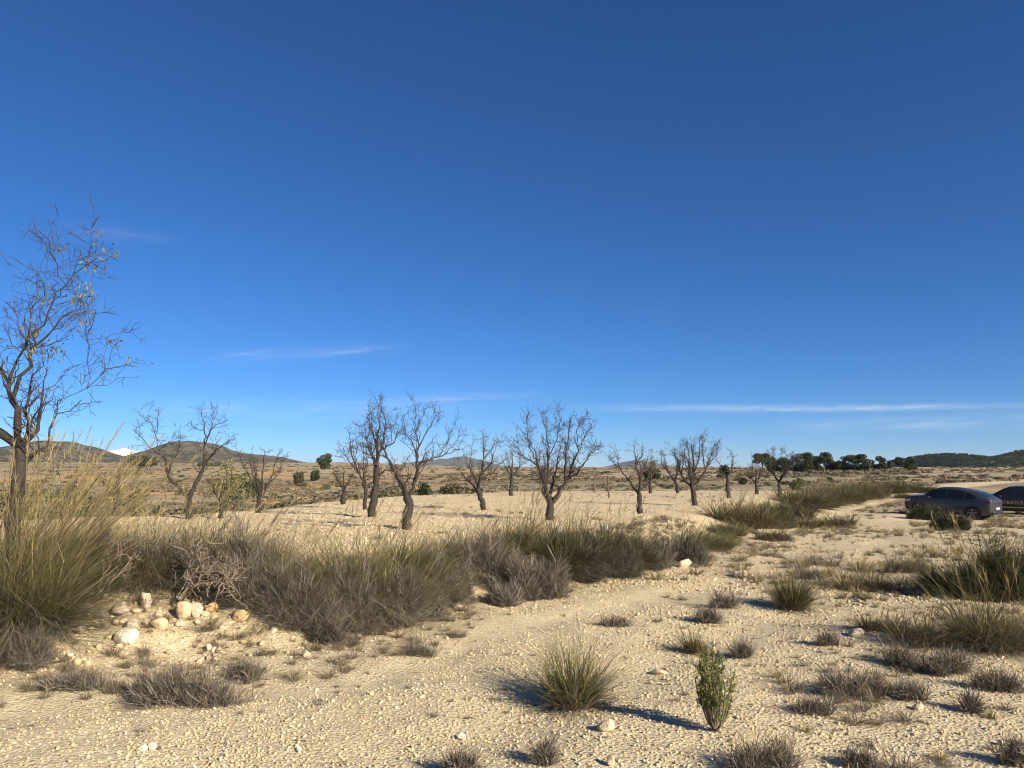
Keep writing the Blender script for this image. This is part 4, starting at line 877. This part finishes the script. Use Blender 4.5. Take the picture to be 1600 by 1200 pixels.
for a in ((611, 776, 751, 78, 46, 'dark green juniper bush behind the upright almond trunks', DG), (662, 775, 752, 34, 47, 'dark green bush right of the juniper', DG), (704, 773, 752, 52, 48, 'round grey-brown bush at the field edge', OG), (738, 773, 760, 36, 50, 'low grey-brown bush next to the round one', OG),
          (147, 802, 768, 60, 34, 'dark blue-green bush in the valley behind the field', DG * 1.2), (95, 812, 782, 70, 30, 'low green bush spread below the big almond tree', GG), (226, 728, 709, 70, 300, 'long green tree clump below the white quarry', GG * .9), (1018, 745, 731, 28, 120, 'dark bush on the slope behind the three-limbed tree', DG),
          (1130, 736, 725, 20, 160, 'dark round bush among thin almond twigs', DG), (1158, 754, 746, 14, 100, 'small green bush on the ochre strip', GG), (1240, 758, 745, 30, 80, 'grey-green bush before the far row', GG), (495, 740, 733, 14, 160, 'small dark bush alone on the brown slope', DG),
          (60, 790, 745, 90, 26, 'yellow-green leafy bush just behind the big almond trunk', np.array([.17, .16, .06])), (265, 805, 775, 60, 30, 'grey-green bush behind the left limb of the forked almond', OG), (40, 770, 748, 80, 60, 'olive bush in the valley beyond the big almond', GG), (120, 762, 745, 60, 70, 'pale olive bush on the valley floor', OG * 1.3), (215, 765, 748, 55, 60, 'yellowish bush on the clay strip of the valley', np.array([.17, .16, .07])), (370, 768, 742, 70, 60, 'leafy green thicket behind the small yellow-green almond', GG * 1.2), (395, 752, 738, 40, 90, 'dark thicket beside the leafy green one', DG * 1.3),
          (330, 730, 722, 40, 330, 'low green hedge clump at the foot of the domed hill', GG), (470, 742, 735, 20, 140, 'brown-green bush left of the small dark one', OG), (440, 796, 782, 40, 33, 'dull green bush at the corner of the field', OG * .9), (478, 797, 783, 30, 34, 'grey-green bush beside the dull green one', OG * .8)):
    bush(*a)
def pine(px, py, top, wpx, D, label, kind):
    x = (px - 800) / FPX * D; z0 = tz(x, D); k = D / FPX; H = CAM_H + (HOR - top) / FPX * D - z0; w = wpx * k * .5; r_ = nrs()
    root = empty('pine_tree', (x, D, z0)); tag(root, label, 'tree', 'pines on the skyline')
    g = Geo(); lean = r_.normal(0, .05) * H; P = np.array([[0, 0, -.3], [lean * .3, 0, H * .35], [lean * .7, 0, H * .6], [lean, 0, H * .9]]); tube(g, P, np.array([.045, .035, .026, .01]) * H * .75, 6)
    lo = .42 if kind == 'umbrella' else .03
    cl = []
    for e in range(16):
        a = r_.uniform(0, 6.28); q = math.sqrt(r_.uniform(0, 1)); hz = r_.uniform(lo + .1, .88); f = (1 - ((hz - lo) / (1 - lo) - .35) ** 2 * 1.3)
        c = np.array([lean * hz + q * w * .72 * math.cos(a) * f, q * w * .72 * math.sin(a), H * hz]); cl.append(c); tube(g, np.array([[lean * .5, 0, H * lo * .8], c * [.6, .6, .85], c]), [.018 * H * .6, .011 * H * .6, .004 * H], 4)
    g.obj('trunk', M_PTRUNK, root, True, False); g = Geo()
    for c in cl: leaf_ball(g, r_, 120, c, w * .42, w * .42, H * (.11 if kind == 'umbrella' else .16), max(.14, k * .9), np.array([1, 1, 1.]) * r_.uniform(.75, 1.25))
    g.obj('crown', M_PINE, root)
for a in ((508, 723, 709, 26, 260, 'single round pine on the bare skyline before the far mountain', 'round'),
          (1190, 735, 706, 30, 200, 'flat-topped pine behind the small almond tree', 'umbrella'), (1203, 735, 712, 20, 205, 'narrow pine beside the flat-topped one', 'round'),
          (1222, 736, 714, 26, 200, 'dark pine behind the last almond tree', 'round'), (1242, 734, 707, 34, 200, 'broad dark pine starting the main clump', 'round'), (1256, 734, 707, 28, 204, 'rounded pine second in the main clump', 'round'), (1270, 734, 713, 24, 210, 'shorter pine in the gap of the main clump', 'round'),
          (1284, 734, 706, 24, 195, 'umbrella pine with a thin leaning trunk and open sky beneath', 'umbrella'), (1297, 734, 717, 22, 205, 'low pine right after the umbrella one', 'round'), (1309, 734, 715, 22, 200, 'low dark pine at the foot of the tall group', 'round'),
          (1321, 735, 711, 34, 200, 'wide green pine of the tall group', 'round'), (1338, 735, 709, 26, 200, 'flat-crowned pine topping the tall group', 'umbrella'), (1350, 735, 716, 28, 196, 'round low pine ending the tall group', 'round'),
          (1374, 735, 713, 24, 200, 'separate square-crowned pine between two gaps', 'round'), (1388, 735, 719, 16, 215, 'tiny pine right of the square-crowned one', 'round'), (1402, 735, 714, 20, 205, 'slim pine before the roundest one', 'umbrella'),
          (1421, 736, 714, 24, 200, 'roundest pine where the forested hill begins', 'round'), (1365, 736, 724, 22, 210, 'small scrubby pine in the gap of the tall group', 'round')):
    pine(*a)
def forest():
    protos = []
    for k in range(4):
        g = Geo(); r_ = nrs()
        for e in range(5): leaf_ball(g, r_, 40, (r_.normal(0, .9), r_.normal(0, .9), 2.2 + r_.normal(0, .7)), 1.3, 1.3, 1.1, .5, np.array([1, 1, 1.]) * r_.uniform(.75, 1.2))
        tube(g, np.array([[0, 0, -.5], [0, 0, 2.5]]), [.2, .1], 5, np.array([1.5, 1., .8])); protos.append(g.mesh('forest_tree', M_PINE))
    c = proto_collection('forest_shapes', protos); r_ = np.random.RandomState(5)
    me = [o for o in col.objects if o.name.startswith('forested_hill')][0].data
    V = np.empty(len(me.vertices) * 3, np.float32); me.vertices.foreach_get('co', V); V = V.reshape(200, 50, 3)
    n = 8000; i = r_.uniform(0, 198.9, n); j = r_.uniform(2, 34, n); i0, j0 = i.astype(int), j.astype(int); fi, fj = (i - i0)[:, None], (j - j0)[:, None]
    P = (V[i0, j0] * (1 - fi) + V[i0 + 1, j0] * fi) * (1 - fj) + (V[i0, j0 + 1] * (1 - fi) + V[i0 + 1, j0 + 1] * fi) * fj
    P = P[(P[:, 2] > -2) & (P[:, 0] > 548)]; n = len(P); s = r_.uniform(.35, .85, n)
    scatter('forest', 'dark pine wood covering the hill', c, P, s[:, None] * np.ones((n, 3)), np.stack([np.zeros(n), np.zeros(n), r_.uniform(0, 6.28, n)], -1), r_.randint(0, 4, n))
forest()

# ------------------------------------------------------------------ cars
def paint(name, c, rough=.38, metal=.25, coat=.35):
    return mat(name, c, rough, False, .06, 3.0, metal=metal, spec=.5, coat=coat)
M_GLASS = mat('car_glass', (.012, .014, .016), .06, False, .05, 2, spec=.6); M_RUB = mat('tyre_rubber', (.018, .018, .018), .85, False, .1, 9); M_TRIM = mat('black_trim', (.02, .02, .022), .55, False, .1, 9)
M_RIM = mat('alloy', (.26, .26, .27), .3, False, .05, 4, metal=.9); M_PLATE = mat('plate_white', (.75, .75, .72), .5, False, .03, 4); M_RED = mat('tail_lamp', (.10, .012, .012), .15, False, .05, 4); M_CLEAR = mat('head_lamp', (.55, .57, .6), .12, False, .05, 4)
XS = [-2.26, -2.24, -2.18, -2.05, -1.85, -1.55, -1.2, -.8, -.4, 0, .35, .65, .95, 1.2, 1.5, 1.8, 2.05, 2.2, 2.26]
ZT = [.98, 1.06, 1.15, 1.23, 1.32, 1.44, 1.54, 1.61, 1.645, 1.65, 1.61, 1.49, 1.31, 1.16, 1.12, 1.08, 1.02, .92, .76]
ZB = [.45, .40, .34, .30, .27, .24, .22, .21, .21, .21, .21, .21, .21, .22, .24, .26, .30, .36, .45]
BW = [.74, .80, .86, .90, .92, .93, .93, .925, .92, .92, .92, .92, .92, .92, .91, .88, .82, .74, .62]
def section(x):
    zt, zb, w = (np.interp(x, XS, a) for a in (ZT, ZB, BW)); be = min(1.05 + .03 * -x / 2, zt - .05)
    tw = np.interp(zt - be, [0.05, .15, .6], [.93, .82, .66]) * w / .92 * .92
    return [(w * .88, zb), (w * .97, zb + .10), (w, zb + .25), (w * .985, (zb + be) * .5 + .05), (w, be - .10), (w * .965, be), ((w * .965 + tw) / 2 + .01, (be + zt) / 2 - .005), (tw, zt - .045), (tw * .82, zt - .008), (tw * .4, zt + .006), (0, zt + .01)]
def side_w(x, z):
    s = section(x)[:8]; return float(np.interp(z, [q[1] for q in s], [q[0] for q in s]))
def car(name, label, pos, heading, tiltx, body_c, text=None, stripe=False, group='cars parked beside the track'):
    yaw = math.atan2(heading[1], heading[0]); root = empty(name, pos); tag(root, label, 'car', group)
    root.scale = (.95, .95, .97)
    root.rotation_euler = (Matrix.Rotation(yaw, 3, 'Z') @ Matrix.Rotation(-tiltx, 3, 'Y')).to_euler()
    pm = paint('paint_' + name + str(len(bpy.data.materials)), body_c)
    xs = np.unique(np.concatenate([np.linspace(-2.26, 2.26, 60), XS])); g = Geo(); rings = []
    for x in xs:
        s = section(x); rings.append([(x, y, z) for y, z in s] + [(x, -y, z) for y, z in s[-2::-1]])
    V = np.array(rings); n, m = V.shape[:2]; i = np.arange(n - 1)[:, None] * m; j = np.arange(m)[None]; jn = (j + 1) % m
    Q = np.stack([i + j, i + jn, i + m + jn, i + m + j], -1).reshape(-1, 4)
    # open wheel arches: drop low side faces inside the arch circles
    ctr = V.reshape(-1, 3)[Q].mean(1); keep = np.ones(len(Q), bool)
    g.add(V.reshape(-1, 3), Q[keep])
    h = m // 2
    for r0 in (0, n - 1): g.add(V[r0], np.array([[k, k + 1, m - 2 - k, m - 1 - k] for k in range(h)]))
    body = g.obj('body', pm, root, True, False)
    def patch(nm, mt, poly, off, parent=root, sy=1, nseg=10):
        """a panel on the flank: poly = [(x, z low, z high)]"""
        px = np.linspace(poly[0][0], poly[-1][0], nseg * 2); lo = np.interp(px, [q[0] for q in poly], [q[1] for q in poly]); hi = np.interp(px, [q[0] for q in poly], [q[2] for q in poly])
        Vp = np.array([[(x, sy * (side_w(x, a + (b - a) * u) + off), a + (b - a) * u) for u in np.linspace(0, 1, 7)] for x, a, b in zip(px, lo, hi)]); k1, k2 = Vp.shape[:2]
        i = np.arange(k1 - 1)[:, None] * k2; j = np.arange(k2 - 1)[None]; gg = Geo(); gg.add(Vp.reshape(-1, 3), np.stack([i + j, i + k2 + j, i + k2 + j + 1, i + j + 1], -1).reshape(-1, 4)); return gg.obj(nm, mt, parent, True, False)
    def top(nm, mt, x0, x1, f, off=.012):
        Vp = np.array([[(x, y, np.interp(x, XS, ZT) + off - .03 * abs(y) ** 2) for y in np.linspace(-f(x), f(x), 9)] for x in np.linspace(x0, x1, 10)]); i = np.arange(9)[:, None] * 9; j = np.arange(8)[None]
        gg = Geo(); gg.add(Vp.reshape(-1, 3), np.stack([i + j, i + 9 + j, i + 10 + j, i + j + 1], -1).reshape(-1, 4)); gg.obj(nm, mt, root, True, False)
    for sy in (1, -1):
        patch('window', M_GLASS, [(-.02, 1.08, 1.53), (.3, 1.08, 1.51), (.62, 1.07, 1.41), (.96, 1.06, 1.18)], .006, root, sy)
        patch('window', M_GLASS, [(-.95, 1.10, 1.47), (-.5, 1.09, 1.52), (-.08, 1.08, 1.53)], .006, root, sy)
        patch('window', M_GLASS, [(-1.5, 1.15, 1.22), (-1.3, 1.13, 1.36), (-1.02, 1.11, 1.45)], .006, root, sy)
        patch('sill_trim', M_TRIM, [(-1.0, .23, .36), (1.0, .23, .36)], .008, root, sy)
        for xw in (-1.36, 1.38):
            g = Geo(); a = np.linspace(-.35, math.pi + .35, 22)
            Vp = np.array([[(xw + rr * math.cos(t), sy * (side_w(xw + rr * math.cos(t), max(.34 + rr * math.sin(t), .3)) + .010), .34 + rr * math.sin(t)) for rr in (.0, .2, .36, .44)] for t in a]); i = np.arange(21)[:, None] * 4; j = np.arange(3)[None]
            g.add(Vp.reshape(-1, 3), np.stack([i + j, i + 4 + j, i + 5 + j, i + j + 1], -1).reshape(-1, 4)); g.obj('wheel_arch', M_TRIM, root, False, False)
            wh = Geo(); prof = [(.20, .10), (.30, .115), (.345, .09), (.352, 0), (.345, -.09), (.30, -.115), (.20, -.10)]; th = np.arange(28) * 2 * math.pi / 28
            Vp = np.array([[(r_ * math.cos(t), yv, r_ * math.sin(t)) for r_, yv in prof] for t in th]); i = np.arange(28)[:, None] * 7; i2 = ((np.arange(28) + 1) % 28)[:, None] * 7; j = np.arange(6)[None]
            wh.add(Vp.reshape(-1, 3), np.stack([i + j, i2 + j, i2 + j + 1, i + j + 1], -1).reshape(-1, 4)); w = wh.obj('wheel', M_RUB, root, True, False); w.location = (xw, sy * .835, .345)
            rg = Geo(); ring = np.array([[(r_ * math.cos(t), sy * yv, r_ * math.sin(t)) for r_, yv in ((.265, .10), (.24, .112), (.225, .10))] for t in th]); i = np.arange(28)[:, None] * 3; i2 = ((np.arange(28) + 1) % 28)[:, None] * 3; j = np.arange(2)[None]
            rg.add(ring.reshape(-1, 3), np.stack([i + j, i2 + j, i2 + j + 1, i + j + 1], -1).reshape(-1, 4))
            for q in range(5):
                t = q * 2 * math.pi / 5 + .3; d = np.array([math.cos(t), 0, math.sin(t)]); pdir = np.array([-math.sin(t), 0, math.cos(t)])
                rg.add([d * .03 - pdir * .045 + [0, sy * .108, 0], d * .03 + pdir * .045 + [0, sy * .108, 0], d * .24 + pdir * .028 + [0, sy * .114, 0], d * .24 - pdir * .028 + [0, sy * .114, 0]], [[0, 1, 2, 3]])
            rg.obj('rim', M_RIM, w, False, False)
            dg = Geo(); dg.add([(0, sy * .085, 0)] + [(.25 * math.cos(t), sy * .085, .25 * math.sin(t)) for t in th], None, [[0, k + 1, (k + 1) % 28 + 1] for k in range(28)]); dg.obj('wheel_disc', M_TRIM, w, False, False)
        patch('tail_light', M_RED, [(-2.22, .94, 1.02), (-1.95, .96, 1.01)], .008, root, sy); patch('headlight', M_CLEAR, [(1.85, .80, .90), (2.18, .74, .80)], .008, root, sy)
        g = Geo(); blob(g, np.random.RandomState(3), (0, 0, 0), .11, 0, 2, None, .7); mo = g.obj('door_mirror', pm, root, True, False); mo.location = (.82, sy * .99, 1.06)
        for xd in (.88, -.06, -1.0): patch('door_seam', M_TRIM, [(xd - .006, .38, .97), (xd + .006, .38, .97)], .003, root, sy, 2)
        for xh in (.12, -.82): patch('door_handle', pm, [(xh - .09, .86, .89), (xh + .09, .86, .89)], .022, root, sy, 3)
        if stripe: patch('side_stripe', M_RIM, [(-1.0, .40, .46), (1.0, .40, .46)], .011, root, sy); patch('side_stripe', M_RIM, [(.95, .88, .905), (1.7, .86, .88)], .011, root, sy)
    top('windshield', M_GLASS, 1.14, .42, lambda x: .74 - .16 * (1.14 - x)); top('rear_window', M_GLASS, -1.32, -1.98, lambda x: .60 + .06 * (-1.32 - x))
    def rear(nm, mt, y0, y1, z0, z1, dx, th=.02):
        gg = Geo(); x = -2.262 - dx; Vv = [(x + th * e, y, z) for e in (0, 1) for y, z in ((y0, z0), (y1, z0), (y1, z1), (y0, z1))]; gg.add(Vv, [[3, 2, 1, 0], [4, 5, 6, 7], [0, 1, 5, 4], [1, 2, 6, 5], [2, 3, 7, 6], [3, 0, 4, 7]]); gg.obj(nm, mt, root, False, False)
    rear('number_plate', M_PLATE, -.26, .26, .60, .71, .025); rear('rear_bumper', M_TRIM, -.76, .76, .40, .52, .03, .1); rear('light_bar', M_RED, -.70, .70, .92, .96, .008)
    gg = Geo(); gg.add([(-1.5, -.02, 1.39), (-1.5, .02, 1.39), (-1.62, .005, 1.47), (-1.62, -.005, 1.47), (-1.68, 0, 1.345)], None, [[0, 1, 2], [0, 2, 3], [1, 4, 2], [0, 3, 4], [2, 4, 3]]); gg.obj('roof_antenna', M_TRIM, root, False, False)
    if text:
        cu = bpy.data.curves.new('lettering', 'FONT'); cu.body = text; cu.size = .27; cu.extrude = .002; cu.align_x = 'CENTER'; tmp = bpy.data.objects.new('lettering_curve', cu); col.objects.link(tmp)
        dg_ = bpy.context.evaluated_depsgraph_get(); me = bpy.data.meshes.new_from_object(tmp.evaluated_get(dg_)); bpy.data.objects.remove(tmp); bpy.data.curves.remove(cu)
        me.materials.clear(); me.materials.append(mat('gold_lettering', (.50, .40, .17), .5, False, .05, 5)); o = link(bpy.data.objects.new('lettering', me), root)
        o.matrix_local = Matrix.Translation((.22, .945, .62)) @ Matrix(((-1, 0, 0, 0), (0, 0, 1, 0), (0, 1, 0, 0), (0, 0, 0, 1)))
    return root
def park(px, py, head, **kw):
    p = spot(px, py); h = np.array(head); f = tz(*(p[:2] + h * 1.37)); b = tz(*(p[:2] - h * 1.37)); sl = math.atan2(f - b, 2.74)
    return car(pos=(p[0], p[1], (f + b) / 2), heading=h, tiltx=sl, **kw)
h1 = CAR_H
park(1487, 807, h1, name='parked_car', label='grey crossover car seen from its side and rear, number plate lit by the sun', body_c=(.042, .044, .05))
park(1592, 803, (-.78, .626), name='parked_car', label='black car with gold lettering on its door behind the grey one', body_c=(.012, .013, .016), text='STRATUS', stripe=True)

# ------------------------------------------------------------------ the air between the camera and the far hills
def haze():
    g = Geo(); x0, x1, y0, y1, z0, z1 = -9500, 9500, -9500, 9500, -40, 115
    V = [(x, y, z) for z in (z0, z1) for x, y in ((x0, y0), (x1, y0), (x1, y1), (x0, y1))]
    g.add(V, [[3, 2, 1, 0], [4, 5, 6, 7], [0, 1, 5, 4], [1, 2, 6, 5], [2, 3, 7, 6], [3, 0, 4, 7]])
    m = bpy.data.materials.new('thin_air'); m.use_nodes = True; n, l = m.node_tree.nodes, m.node_tree.links; n.remove(n['Principled BSDF'])
    v = n.new('ShaderNodeVolumePrincipled'); v.inputs['Color'].default_value = (.72, .82, .95, 1); v.inputs['Density'].default_value = 4.5e-5; v.inputs['Anisotropy'].default_value = .0
    l.new(v.outputs[0], n['Material Output'].inputs['Volume'])
    tag(g.obj('haze', m, None, False, False), kind='stuff')
haze()
